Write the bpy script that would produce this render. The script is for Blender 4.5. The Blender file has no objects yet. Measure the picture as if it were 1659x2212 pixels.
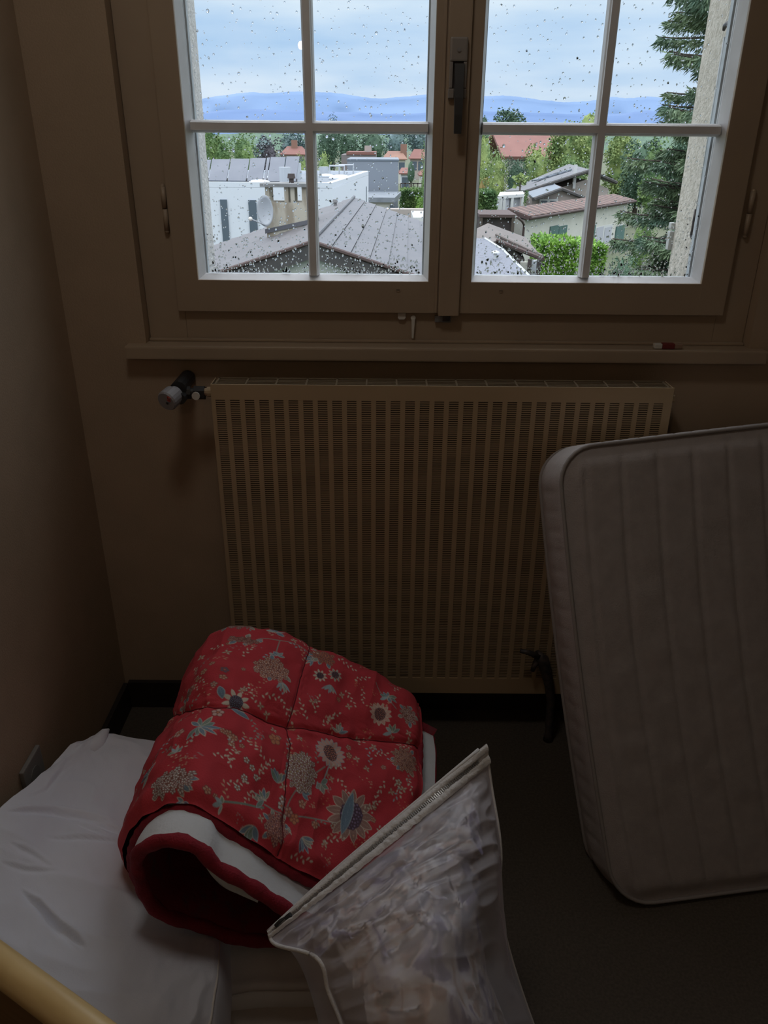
import bpy, bmesh, math, random
import numpy as np
from math import sin, cos, pi, radians, hypot
from mathutils import Vector, Matrix
random.seed(7); rng = np.random.default_rng(11)
SC = bpy.context.scene; COL = SC.collection

# ------------------------------------------------------------------ camera
FPX = 1700.0; PITCH = radians(25.38); ROLL = .0082; EYE = Vector((0, 0, 1.47))
CF = Vector((0, cos(PITCH), -sin(PITCH))); _u0 = Vector((0, sin(PITCH), cos(PITCH))); _r0 = Vector((1, 0, 0))
CR = (_r0 + ROLL*_u0).normalized(); CU = (_u0 - ROLL*_r0).normalized()
cd = bpy.data.cameras.new('camera'); cam = bpy.data.objects.new('camera', cd); COL.objects.link(cam)
cd.sensor_fit = 'HORIZONTAL'; cd.sensor_width = 36; cd.lens = 36*FPX/1659; cd.clip_start = .02; cd.clip_end = 20000
M3 = Matrix((CR, CU, -CF)).transposed()
cam.matrix_world = Matrix.Translation(EYE) @ M3.to_4x4()
SC.camera = cam
SC.view_settings.view_transform = 'Standard'; SC.view_settings.look = 'None'
SC.view_settings.gamma = 1; SC.view_settings.use_curve_mapping = False
SC.view_settings.exposure = 0.0
SC.cycles.use_denoising = True; SC.cycles.max_bounces = 10; SC.cycles.diffuse_bounces = 7
SC.cycles.transparent_max_bounces = 32; SC.cycles.caustics_reflective = False; SC.cycles.caustics_refractive = False

# ------------------------------------------------------------------ sky
SKY = 1.0
w = bpy.data.worlds.new('sky'); SC.world = w; w.use_nodes = True
nt = w.node_tree; nd = nt.nodes; lk = nt.links; bg = nd['Background']
tc = nd.new('ShaderNodeTexCoord'); sp = nd.new('ShaderNodeSeparateXYZ'); lk.new(tc.outputs['Generated'], sp.inputs[0])
rp = nd.new('ShaderNodeValToRGB'); lk.new(sp.outputs['Z'], rp.inputs[0])
cr = rp.color_ramp; cr.elements[0].position = 0.0; cr.elements[0].color = (.68, .84, 1.02, 1)
for pos, c in ((.045, (.68, .84, 1.02)), (.08, (.56, .76, 1.0)), (.11, (.56, .76, 1.0)), (.15, (.70, .87, 1.03)), (.26, (1.05, 1.18, 1.32)),
               (.5, (2.1, 2.25, 2.5))):
    e = cr.elements.new(pos); e.color = (*c, 1)
cr.elements[-1].position = 1.0; cr.elements[-1].color = (3.5, 3.7, 4.05, 1)
mp = nd.new('ShaderNodeMapping'); mp.inputs['Scale'].default_value = (3, 3, 16); lk.new(tc.outputs['Generated'], mp.inputs[0])
nz = nd.new('ShaderNodeTexNoise'); nz.inputs['Scale'].default_value = 1.6; nz.inputs['Detail'].default_value = 5
nz.inputs['Roughness'].default_value = .5; lk.new(mp.outputs[0], nz.inputs['Vector'])
r2 = nd.new('ShaderNodeValToRGB'); lk.new(nz.outputs[0], r2.inputs[0])
r2.color_ramp.elements[0].position = .35; r2.color_ramp.elements[0].color = (.84, .90, .955, 1)
r2.color_ramp.elements[1].position = .68; r2.color_ramp.elements[1].color = (1.22, 1.12, 1.03, 1)
mx = nd.new('ShaderNodeMix'); mx.data_type = 'RGBA'; mx.blend_type = 'MULTIPLY'; mx.inputs[0].default_value = 1
lk.new(rp.outputs[0], mx.inputs[6]); lk.new(r2.outputs[0], mx.inputs[7]); lk.new(mx.outputs[2], bg.inputs[0])
bg.inputs[1].default_value = SKY

# the window opening guides the sampling of the sky (a portal gives no light of its own)
pd = bpy.data.lights.new('window_portal', 'AREA'); pd.shape = 'RECTANGLE'; pd.size = 1.16; pd.size_y = 1.30; pd.cycles.is_portal = True
po = bpy.data.objects.new('window_portal', pd); COL.objects.link(po); po.location = (.145, 1.9005, 1.80); po.rotation_euler = (radians(-90), 0, 0)

# ------------------------------------------------------------------ rays of the photograph -> points of the place
def ray(x, y): return CF + CR*((x-829.5)/FPX) - CU*((y-1106)/FPX)
def A(x, y, Y): d = ray(x, y); return EYE + d*(Y/d.y)
def AZ(x, y, Z): d = ray(x, y); return EYE + d*((Z-EYE.z)/d.z)
def AX(x, y, X): d = ray(x, y); return EYE + d*(X/d.x)
def APL(x, y, p, n): d = ray(x, y); return EYE + d*((p-EYE).dot(n)/d.dot(n))
def proj(a):
    a = np.asarray(a, float) - np.array(EYE); z = a@np.array(CF)
    return np.stack([829.5+FPX*(a@np.array(CR))/z, 1106-FPX*(a@np.array(CU))/z], -1)

# ------------------------------------------------------------------ materials
def mat(name, col, rough=.6, col2=None, scale=20, bump=0, bscale=None, metal=0, spec=.5, detail=3, lo=.35, hi=.65, stretch=None, alpha=1, sheen=0, trans=0):
    m = bpy.data.materials.new(name); m.use_nodes = True
    t = m.node_tree; b = t.nodes['Principled BSDF']
    b.inputs['Base Color'].default_value = (*col, 1); b.inputs['Roughness'].default_value = rough
    b.inputs['Metallic'].default_value = metal; b.inputs['Specular IOR Level'].default_value = spec
    b.inputs['Alpha'].default_value = alpha
    if sheen: b.inputs['Sheen Weight'].default_value = sheen
    if trans: b.inputs['Transmission Weight'].default_value = trans
    c = t.nodes.new('ShaderNodeTexCoord'); q = t.nodes.new('ShaderNodeMapping'); t.links.new(c.outputs['Object'], q.inputs[0])
    if stretch: q.inputs['Scale'].default_value = stretch
    if col2 is not None:
        n = t.nodes.new('ShaderNodeTexNoise'); n.inputs['Scale'].default_value = scale; n.inputs['Detail'].default_value = detail
        t.links.new(q.outputs[0], n.inputs['Vector'])
        r = t.nodes.new('ShaderNodeValToRGB'); r.color_ramp.elements[0].position = lo; r.color_ramp.elements[1].position = hi
        r.color_ramp.elements[0].color = (*col, 1); r.color_ramp.elements[1].color = (*col2, 1)
        t.links.new(n.outputs[0], r.inputs[0]); t.links.new(r.outputs[0], b.inputs['Base Color'])
    if bump:
        n = t.nodes.new('ShaderNodeTexNoise'); n.inputs['Scale'].default_value = bscale or scale; n.inputs['Detail'].default_value = 4
        t.links.new(q.outputs[0], n.inputs['Vector'])
        bp = t.nodes.new('ShaderNodeBump'); bp.inputs['Strength'].default_value = bump; bp.inputs['Distance'].default_value = .004
        t.links.new(n.outputs[0], bp.inputs['Height']); t.links.new(bp.outputs[0], b.inputs['Normal'])
    return m
M = {}
M['wall'] = mat('wall_paper', (.375, .28, .19), .8, (.405, .30, .205), 9, .25, 260)
M['frame'] = mat('frame_paint', (.355, .27, .19), .45, (.385, .295, .205), 6, .08, 60)
M['bar'] = mat('glazing_bar_paint', (.80, .81, .82), .4, (.72, .72, .72), 14, .05, 80)
M['outpaint'] = mat('outer_frame_paint', (.62, .68, .72), .5, (.5, .55, .58), 25)
M['lightwall'] = mat('light_wall_paint', (.66, .62, .55), .9, bump=.1, bscale=100)
M['ceil'] = mat('ceiling_paint', (.72, .69, .64), .9, bump=.1, bscale=100)
M['floor'] = mat('floor_carpet', (.105, .086, .064), .95, (.075, .06, .045), 180, .6, 500)
M['base'] = mat('dark_baseboard', (.022, .017, .014), .5, (.03, .024, .02), 30)
M['rad'] = mat('radiator_enamel', (.44, .33, .20), .45, (.47, .35, .215), 5)
M['radin'] = mat('radiator_inside_shade', (.045, .033, .02), .8)  # enamel darkened, so the shade of the gaps is in the colour
M['stucco'] = mat('stucco', (.62, .58, .50), .95, (.80, .76, .68), 60, .9, 150, detail=8)
M['stucco2'] = mat('stucco_left', (.66, .66, .66), .95, (.82, .82, .82), 60, .9, 150, detail=8)
M['iron'] = mat('dark_iron', (.035, .035, .04), .5, (.09, .07, .06), 60)
M['chrome'] = mat('worn_steel', (.30, .30, .31), .38, (.2, .2, .2), 60, metal=.6)
M['handle'] = mat('handle_metal', (.05, .05, .05), .5, metal=.7)
M['plate'] = mat('handle_plate_metal', (.30, .28, .26), .4, metal=.35)
M['knob'] = mat('valve_knob_plastic', (.30, .30, .32), .5)
M['white_pl'] = mat('white_plastic', (.62, .60, .55), .4)
M['red_print'] = mat('red_print', (.45, .04, .03), .5)
M['rubber'] = mat('red_rubber', (.16, .02, .018), .6)
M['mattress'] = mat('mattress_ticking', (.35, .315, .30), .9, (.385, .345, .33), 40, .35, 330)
M['mside'] = mat('mattress_side_lit', (.46, .43, .42), .9, (.50, .465, .455), 40, .35, 330)  # same ticking made paler: window light put into the side colour
M['mpipe'] = mat('mattress_piping', (.30, .275, .26), .9, bump=.2, bscale=300)
M['pillow'] = mat('pillow_cotton', (.80, .83, .92), .9, (.84, .87, .95), 6, .15, 420)
M['pillow2'] = mat('under_pillow_cotton', (.80, .77, .72), .9, (.84, .81, .76), 6, .15, 420)
M['blanket'] = mat('beige_blanket', (.62, .57, .50), .95, (.68, .62, .54), 8, .4, 300)
M['lining'] = mat('quilt_lining', (.74, .77, .80), .95, (.68, .71, .73), 12, .35, 160)
M['binding'] = mat('quilt_binding', (.30, .012, .028), .85, (.22, .010, .022), 40, .5, 300)
M['redin'] = mat('quilt_inside_red', (.26, .018, .03), .9, (.14, .08, .08), 26, .3, 120, lo=.5, hi=.75)
M['thread'] = mat('quilt_thread', (.12, .006, .012), .9)
M['tape'] = mat('zip_tape', (.66, .645, .63), .8, bump=.4, bscale=300)
M['teeth'] = mat('zip_teeth', (.42, .42, .42), .35, metal=.9)
M['wood'] = mat('pine_rail', (.80, .60, .29), .38, (.70, .50, .22), 9, stretch=(1, 1, 12))
M['wood2'] = mat('pine_panel', (.30, .19, .09), .5, (.25, .15, .07), 9, stretch=(1, 1, 12))

def add_attr_color(m, attr='paint', rough=.9, bump=.25, bscale=300):
    t = m.node_tree; b = t.nodes['Principled BSDF']
    a = t.nodes.new('ShaderNodeAttribute'); a.attribute_name = attr
    t.links.new(a.outputs['Color'], b.inputs['Base Color']); b.inputs['Roughness'].default_value = rough
M['cover'] = mat('quilt_cover', (.4, .02, .03), .9, bump=.25, bscale=320); add_attr_color(M['cover'])
# window glass: clear with its own reflection
g = bpy.data.materials.new('window_glass'); g.use_nodes = True; t = g.node_tree; t.nodes.clear()
o = t.nodes.new('ShaderNodeOutputMaterial'); ms = t.nodes.new('ShaderNodeMixShader'); tr = t.nodes.new('ShaderNodeBsdfTransparent')
gl = t.nodes.new('ShaderNodeBsdfGlossy'); gl.inputs['Roughness'].default_value = .0; fr = t.nodes.new('ShaderNodeFresnel')
ge = t.nodes.new('ShaderNodeNewGeometry'); mr = t.nodes.new('ShaderNodeMapRange'); mr.inputs['To Min'].default_value = 1.45; mr.inputs['To Max'].default_value = 1/1.45   # both faces of the thin pane reflect like air to glass
t.links.new(ge.outputs['Backfacing'], mr.inputs['Value']); t.links.new(mr.outputs[0], fr.inputs[0])
tr.inputs[0].default_value = (.985, .99, .99, 1)
t.links.new(fr.outputs[0], ms.inputs[0]); t.links.new(tr.outputs[0], ms.inputs[1]); t.links.new(gl.outputs[0], ms.inputs[2]); t.links.new(ms.outputs[0], o.inputs[0])
M['glass'] = g
g = bpy.data.materials.new('rain_water'); g.use_nodes = True; t = g.node_tree; t.nodes.clear()
o = t.nodes.new('ShaderNodeOutputMaterial'); gb = t.nodes.new('ShaderNodeBsdfGlass'); gb.inputs['IOR'].default_value = 1.33; gb.inputs['Roughness'].default_value = .02
t.links.new(gb.outputs[0], o.inputs[0]); M['water'] = g
g = bpy.data.materials.new('lamp_glow'); g.use_nodes = True; t = g.node_tree; t.nodes.clear()
o = t.nodes.new('ShaderNodeOutputMaterial'); em = t.nodes.new('ShaderNodeEmission'); em.inputs[0].default_value = (1, .70, .46, 1); em.inputs[1].default_value = 300
t.links.new(em.outputs[0], o.inputs[0]); M['glow'] = g
# bag film: milky, half see-through
g = mat('bag_film', (.78, .76, .82), .30, bump=.25, bscale=22, spec=.8); M['film'] = g
t = g.node_tree; b = t.nodes['Principled BSDF']; o = t.nodes['Material Output']; ms = t.nodes.new('ShaderNodeMixShader'); tr = t.nodes.new('ShaderNodeBsdfTransparent')
ms.inputs[0].default_value = .40; t.links.new(tr.outputs[0], ms.inputs[1]); t.links.new(b.outputs[0], ms.inputs[2]); t.links.new(ms.outputs[0], o.inputs[0])
# outdoors
M['lawn'] = mat('lawn', (0.0814, 0.104, 0.0518), .95, (0.118, 0.126, 0.0814), .3)
M['mount'] = mat('mountain_haze', (0.148, 0.229, 0.37), 1.0, (0.167, 0.248, 0.385), .002)  # blue air haze painted into the slope colour
M['mount2'] = mat('foothill_haze', (0.111, 0.181, 0.326), 1.0, (0.122, 0.192, 0.337), .002)  # foothills carry the same painted air haze
M['wallwhite'] = mat('white_render', (0.622, 0.666, 0.725), .9)
M['wallcream'] = mat('cream_render', (0.562, 0.562, 0.503), .9, (0.518, 0.518, 0.459), 1.5)
M['wallpink'] = mat('pinkish_render', (0.385, 0.34, 0.311), .9)
M['wallgreen'] = mat('pale_green_render', (0.34, 0.37, 0.326), .9, (0.311, 0.34, 0.296), 2)
M['greybox'] = mat('grey_cladding', (0.222, 0.252, 0.296), .8)
M['metalroof'] = mat('weathered_roofing', (0.0925, 0.0962, 0.111), .5, (0.118, 0.118, 0.13), 1.1, detail=6)
M['metalroof2'] = mat('weathered_roofing_brown', (0.0925, 0.0873, 0.0925), .5, (0.115, 0.111, 0.117), 1.3, detail=6)
M['flatroof'] = mat('flat_roof', (0.148, 0.17, 0.196), .6, (0.192, 0.218, 0.244), 1.5)
M['solar'] = mat('solar_panel_glass', (0.0888, 0.104, 0.133), .4, (0.111, 0.126, 0.155), .8)
M['darkwin'] = mat('dark_window', (0.0888, 0.118, 0.148), .25)
M['fascia'] = mat('dark_fascia', (0.0666, 0.0629, 0.0592), .8, (0.0444, 0.0444, 0.0444), 3)
M['soffit'] = mat('roof_edge_brown', (0.074, 0.0481, 0.0444), .7)
M['tile'] = mat('clay_tile', (0.2, 0.126, 0.104), .8, (0.148, 0.104, 0.0888), 2.2, detail=5)
M['tile2'] = mat('clay_tile_dark', (0.111, 0.0666, 0.0592), .8, (0.0888, 0.0629, 0.0555), 2.2, detail=5)
M['terracotta'] = mat('terracotta_roof', (0.237, 0.133, 0.104), .85, (0.281, 0.163, 0.118), .5)
M['redroof'] = mat('red_roof', (0.192, 0.0888, 0.074), .85, (0.222, 0.107, 0.0888), .5)
M['greyroof'] = mat('grey_slate', (0.111, 0.115, 0.126), .6, (0.148, 0.152, 0.163), 1.2, detail=6)
M['blueroof'] = mat('blue_grey_metal', (0.148, 0.178, 0.215), .4)
M['shutter'] = mat('green_shutter', (0.0555, 0.126, 0.111), .6, (0.074, 0.148, 0.133), 3)
M['frost'] = mat('white_joinery', (0.555, 0.57, 0.562), .5)
M['curtain'] = mat('curtain', (0.407, 0.422, 0.459), .8)
M['oldplaster'] = mat('stained_plaster', (0.444, 0.414, 0.34), .95, (0.281, 0.244, 0.185), 1.6, detail=6, lo=.45, hi=.62, stretch=(2, 2, .7))
M['concrete'] = mat('grey_concrete', (0.163, 0.17, 0.163), .9, (0.222, 0.222, 0.222), 3)
M['dish'] = mat('dish_metal', (0.429, 0.459, 0.488), .5)
M['brownroof'] = mat('brown_bitumen', (0.118, 0.0999, 0.0888), .6, (0.141, 0.122, 0.111), 1.4, detail=5)
M['darkwood'] = mat('dark_timber', (0.0444, 0.037, 0.037), .8, (0.0666, 0.0518, 0.0481), 3)
M['nearroof'] = mat('speckled_roofing', (0.155, 0.17, 0.207), .55, (0.0888, 0.0888, 0.104), 18, detail=6, lo=.56, hi=.64)
M['bark'] = mat('bark', (0.074, 0.0592, 0.0481), .95)
def leafm(name, c, c2, s=.9): return mat(name, c, .65, c2, s, detail=4, lo=.38, hi=.62)
M['leaf_green'] = leafm('foliage_green', (0.158, 0.25, 0.074), (0.0648, 0.139, 0.0462))
M['leaf_yellow'] = leafm('foliage_yellow_green', (0.278, 0.351, 0.111), (0.139, 0.222, 0.074))
M['leaf_dark'] = leafm('foliage_dark', (0.0766, 0.145, 0.0851), (0.0383, 0.0851, 0.0511))
M['leaf_haze'] = leafm('foliage_hazy_blue', (0.139, 0.213, 0.204), (0.0833, 0.139, 0.147))  # distance haze put into the far trees' leaf colour
M['leaf_purple'] = leafm('foliage_purple', (0.074, 0.0666, 0.0814), (0.0444, 0.0444, 0.0518))
M['leaf_hedge'] = leafm('foliage_hedge', (0.26, 0.442, 0.077), (0.125, 0.269, 0.0481), 2)
M['spruce'] = leafm('spruce_needles', (0.0818, 0.15, 0.101), (0.164, 0.231, 0.115), 1.1)
M['leaf_orange'] = leafm('foliage_orange', (0.311, 0.185, 0.0592), (0.148, 0.163, 0.0444))

# ------------------------------------------------------------------ mesh helpers
def link(o, parent=None):
    COL.objects.link(o)
    if parent: o.parent = parent
    return o
def tag(o, label=None, cat=None, group=None, kind=None):
    if label: o['label'] = label
    if cat: o['category'] = cat
    if group: o['group'] = group
    if kind: o['kind'] = kind
    return o
def empty(name, loc=(0, 0, 0), **k):
    # parts carry world coordinates: the empty is marked at the base by its display offset only
    o = bpy.data.objects.new(name, None); o.empty_display_size = .05; link(o); o.location = loc; tag(o, **k); return o
def put(o, parent):
    link(o)
    if parent:
        o.parent = parent; o.matrix_parent_inverse = Matrix.Translation(parent.location).inverted() if parent.type == 'EMPTY' else Matrix.Identity(4)
        if parent.type != 'EMPTY':
            pass
    return o
class MB:
    def __init__(s): s.v = []; s.f = []; s.m = []; s.n = 0
    def add(s, V, Fc, mi=0):
        V = [tuple(p) for p in V]; s.v += V; s.f += [tuple(i+s.n for i in f) for f in Fc]; s.m += [mi]*len(Fc); s.n += len(V)
    def hexa(s, P, mi=0):  # 4 bottom (ccw from above), 4 top
        s.add(P, [(3, 2, 1, 0), (4, 5, 6, 7), (0, 1, 5, 4), (1, 2, 6, 5), (2, 3, 7, 6), (3, 0, 4, 7)], mi)
    def box(s, x0, x1, y0, y1, z0, z1, mi=0, bev=0):
        if bev:
            bm = bmesh.new(); bmesh.ops.create_cube(bm, size=1)
            for v in bm.verts: v.co = ((x0+x1)/2+v.co.x*(x1-x0), (y0+y1)/2+v.co.y*(y1-y0), (z0+z1)/2+v.co.z*(z1-z0))
            bmesh.ops.bevel(bm, geom=bm.edges[:], offset=bev, segments=2, affect='EDGES', profile=.7)
            bm.verts.index_update(); s.add([v.co[:] for v in bm.verts], [[v.index for v in f.verts] for f in bm.faces], mi); bm.free()
        else:
            s.hexa([(x0, y0, z0), (x1, y0, z0), (x1, y1, z0), (x0, y1, z0), (x0, y0, z1), (x1, y0, z1), (x1, y1, z1), (x0, y1, z1)], mi)
    def slab(s, a, b, c, d, th, mi=0):  # quad a b c d (top face), thickness th downwards along normal
        a, b, c, d = map(Vector, (a, b, c, d)); n = (c-a).cross(d-b).normalized()
        if n.z < 0: n = -n
        k = n*th; s.hexa([a-k, b-k, c-k, d-k, a, b, c, d], mi)
    def prism(s, poly, dv, mi=0):
        n = len(poly); P = [Vector(p) for p in poly]; Q = [p+Vector(dv) for p in P]
        s.add(P+Q, [tuple(range(n))[::-1], tuple(range(n, 2*n))] + [(i, (i+1) % n, (i+1) % n+n, i+n) for i in range(n)], mi)
    def tube(s, pts, r, seg=8, mi=0, closed=False, cap=True):
        pts = [Vector(p) for p in pts]; n = len(pts); rr = r if hasattr(r, '__len__') else [r]*n
        V = []; up = None
        for i, p in enumerate(pts):
            if closed: tg = pts[(i+1) % n]-pts[i-1]
            else: tg = pts[min(i+1, n-1)]-pts[max(i-1, 0)]
            tg.normalize()
            if up is None: up = Vector((0, 0, 1)) if abs(tg.z) < .9 else Vector((1, 0, 0))
            up = (up-tg*up.dot(tg)); up = up.normalized() if up.length > 1e-6 else tg.orthogonal().normalized()
            sd = tg.cross(up)
            for k in range(seg):
                a = 2*pi*k/seg; V.append(p+(up*cos(a)+sd*sin(a))*rr[i])
        Fc = []
        for i in range(n if closed else n-1):
            j = (i+1) % n
            for k in range(seg): Fc.append((i*seg+k, i*seg+(k+1) % seg, j*seg+(k+1) % seg, j*seg+k))
        if cap and not closed: Fc += [tuple(range(seg))[::-1], tuple((n-1)*seg+k for k in range(seg))]
        s.add(V, Fc, mi)
    def sphere(s, c, r, seg=16, rings=10, mi=0, sc=(1, 1, 1)):
        V = []; 
        for i in range(rings+1):
            th = pi*i/rings
            for k in range(seg):
                a = 2*pi*k/seg; V.append((c[0]+r*sc[0]*sin(th)*cos(a), c[1]+r*sc[1]*sin(th)*sin(a), c[2]+r*sc[2]*cos(th)))
        s.add(V, [(i*seg+k, (i+1)*seg+k, (i+1)*seg+(k+1) % seg, i*seg+(k+1) % seg) for i in range(rings) for k in range(seg)], mi)
    def build(s, name, mats, parent=None, smooth=False):
        me = bpy.data.meshes.new(name); me.from_pydata(s.v, [], s.f)
        for m in (mats if isinstance(mats, (list, tuple)) else [mats]): me.materials.append(m)
        if any(s.m): me.polygons.foreach_set('material_index', s.m)
        if smooth: me.polygons.foreach_set('use_smooth', [True]*len(me.polygons))
        me.update(); o = bpy.data.objects.new(name, me); return put(o, parent)
def npmesh(name, V, Q, m, parent=None, smooth=True, midx=None, color=None):
    V = np.asarray(V, np.float32).reshape(-1, 3); Q = np.asarray(Q, np.int32); k = Q.shape[1]
    me = bpy.data.meshes.new(name); me.vertices.add(len(V)); me.vertices.foreach_set('co', V.ravel())
    me.loops.add(Q.size); me.loops.foreach_set('vertex_index', Q.ravel()); me.polygons.add(len(Q))
    me.polygons.foreach_set('loop_start', np.arange(0, Q.size, k, dtype=np.int32))
    for a in (m if isinstance(m, (list, tuple)) else [m]): me.materials.append(a)
    if midx is not None: me.polygons.foreach_set('material_index', np.asarray(midx, np.int32))
    me.polygons.foreach_set('use_smooth', np.full(len(Q), smooth))
    me.update(calc_edges=True)
    if color is not None:
        at = me.color_attributes.new('paint', 'FLOAT_COLOR', 'POINT'); at.data.foreach_set('color', np.asarray(color, np.float32).ravel())
    return put(bpy.data.objects.new(name, me), parent)
def gridq(nr, nc, off=0):
    i, j = np.meshgrid(np.arange(nr-1), np.arange(nc-1), indexing='ij'); a = i*nc+j+off
    return np.stack([a, a+1, a+nc+1, a+nc], -1).reshape(-1, 4)
def catmull(P, n):  # P (k, d) -> (n, d), uniform in parameter
    P = np.asarray(P, float); k = len(P); E = np.concatenate([[2*P[0]-P[1]], P, [2*P[-1]-P[-2]]])
    t = np.linspace(0, k-1, n) if np.isscalar(n) else np.asarray(n)*(k-1)
    i = np.clip(t.astype(int), 0, k-2); f = (t-i).reshape(-1, *([1]*(P.ndim-1)))
    a, b, c, d = E[i], E[i+1], E[i+2], E[i+3]
    return .5*((2*b)+(-a+c)*f+(2*a-5*b+4*c-d)*f*f+(-a+3*b-3*c+d)*f**3)
def arclen(P, n):
    D = catmull(P, 400); s = np.r_[0, np.cumsum(np.linalg.norm(np.diff(D, axis=0), axis=1))]; s /= s[-1]
    q = np.linspace(0, 1, n) if np.isscalar(n) else n
    return np.stack([np.interp(q, s, D[:, k]) for k in range(3)], -1)
def normals(G):
    du = np.gradient(G, axis=1); dv = np.gradient(G, axis=0); n = np.cross(du, dv); return n/np.maximum(np.linalg.norm(n, axis=-1, keepdims=True), 1e-9)
def vnoise(shape, cells, seed=0):  # smooth value noise on a grid, -1..1
    r = np.random.default_rng(seed); g = r.uniform(-1, 1, (cells[0]+2, cells[1]+2))
    y = np.linspace(0, cells[0], shape[0], endpoint=False); x = np.linspace(0, cells[1], shape[1], endpoint=False)
    iy, ix = y.astype(int), x.astype(int); fy, fx = y-iy, x-ix; fy = (fy*fy*(3-2*fy))[:, None]; fx = (fx*fx*(3-2*fx))[None]
    a = g[np.ix_(iy, ix)]; b = g[np.ix_(iy, ix+1)]; c = g[np.ix_(iy+1, ix)]; d = g[np.ix_(iy+1, ix+1)]
    return (a*(1-fx)+b*fx)*(1-fy)+(c*(1-fx)+d*fx)*fy
def polydist(px, line):  # distance of pixel array to a polyline, and side
    d = np.full(px.shape[:-1], 1e9); L = np.asarray(line, float)
    for a, b in zip(L[:-1], L[1:]):
        ab = b-a; t = np.clip(((px-a)@ab)/(ab@ab), 0, 1); q = px-(a+t[..., None]*ab); d = np.minimum(d, np.linalg.norm(q, axis=-1))
    return d
def sstep(a, b, x): t = np.clip((x-a)/(b-a), 0, 1); return t*t*(3-2*t)

# ================================================================== ROOM SHELL
XL, XR, YB, YW, YO, ZC = -.727, 2.35, -2.3, 1.80, 2.13, 2.62
RL, RR = -.55, .835          # inner reveal
SILLZ = 1.041; WT = 2.48     # opening bottom / top
OL, OR_ = -.445, .737        # outer reveal
def struct(mb, name, m, label=None, smooth=False):
    return tag(mb.build(name, m, None, smooth), label, kind='structure')
b = MB(); b.box(XL-.1, XR+.1, YB-.1, YW+.1, -.12, 0); struct(b, 'floor', M['floor'], 'dark brown carpeted floor')
b = MB(); b.box(XL-.1, XR+.1, YB-.1, YW, ZC, ZC+.1); struct(b, 'ceiling', M['ceil'], 'plain ceiling of the room')
b = MB(); b.box(XL-.12, XL, YB-.1, YW, 0, ZC); struct(b, 'wall_left', M['wall'], 'beige papered wall at the left of the window')
b = MB(); b.box(XR, XR+.12, YB-.1, YW, 0, ZC); struct(b, 'wall_right', M['lightwall'], 'light painted wall on the right')
b = MB(); b.box(XL, XR, YB-.12, YB, 0, ZC); struct(b, 'wall_rear', M['lightwall'], 'light painted wall behind the viewer')
b = MB()   # window wall, inner leaf with opening
b.box(XL-.12, RL, YW, 1.90, -.1, ZC+.1); b.box(RR, XR+.12, YW, 1.90, -.1, ZC+.1)
b.box(RL, RR, YW, 1.90, -.1, SILLZ-.035); b.box(RL, RR, YW, 1.90, WT, ZC+.1)
struct(b, 'wall_back', M['wall'], 'beige papered wall around the window, above the radiator')
b = MB()   # outer leaf with rough stucco reveals
b.box(-2.5, OL, 1.902, YO, -5, 5); b.box(OL, 2.2, 1.902, YO, -5, 1.09); b.box(OL, 2.2, 1.902, YO, WT-.02, 5)
struct(b, 'wall_outer', M['stucco2'], 'rough pale stucco of the outer wall left of the panes')
b = MB(); b.box(OR_, 2.2, 1.902, YO, 1.0901, WT-.0201)
struct(b, 'wall_outer_right', M['stucco'], 'rough beige stucco reveal right of the panes')
# baseboards
b = MB(); b.box(XL+.012, XR-.001, YW-.014, YW-.001, 0.001, .088, bev=.003); struct(b, 'baseboard_back', M['base'], 'dark baseboard under the window wall')
b = MB(); b.box(XL+.001, XL+.014, YB+.01, YW-.016, 0.001, .088, bev=.003); struct(b, 'baseboard_left', M['base'], 'dark baseboard along the left wall')

# ================================================================== WINDOW
W = empty('window_1', (0, 1.85, SILLZ), label='two-leaf wooden window with small panes and rain-specked glass', kind='structure')
FY0, FY1 = 1.835, 1.898
b = MB()
b.box(RL+.001, -.462, FY0, FY1, SILLZ, WT-.001, bev=.002); b.box(.762, RR-.001, FY0, FY1, SILLZ, WT-.001, bev=.002)
b.box(-.462, .762, FY0, FY1, SILLZ, 1.118, bev=.002); b.box(-.462, .762, FY0, FY1, 2.42, WT-.001)
b.build('window_frame', M['frame'], W)
b = MB(); b.box(-.592, .868, 1.768, FY0-.001, 1.011, SILLZ-.0005, bev=.004); b.box(RL+.002, RR-.002, 1.822, FY0-.001, SILLZ, SILLZ+.006, bev=.002)
b.build('window_sill', M['frame'], W)
b = MB(); b.box(-.47, .765, 1.9, 2.17, 1.09, 1.105); b.prism([(-.47, 1.9, 1.118), (-.47, 2.17, 1.105), (-.47, 1.9, 1.105)], (1.235, 0, 0)); b.build('outer_ledge', M['concrete'], W)
GY = 1.862
ZB, ZT = 1.18, 2.385
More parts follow.
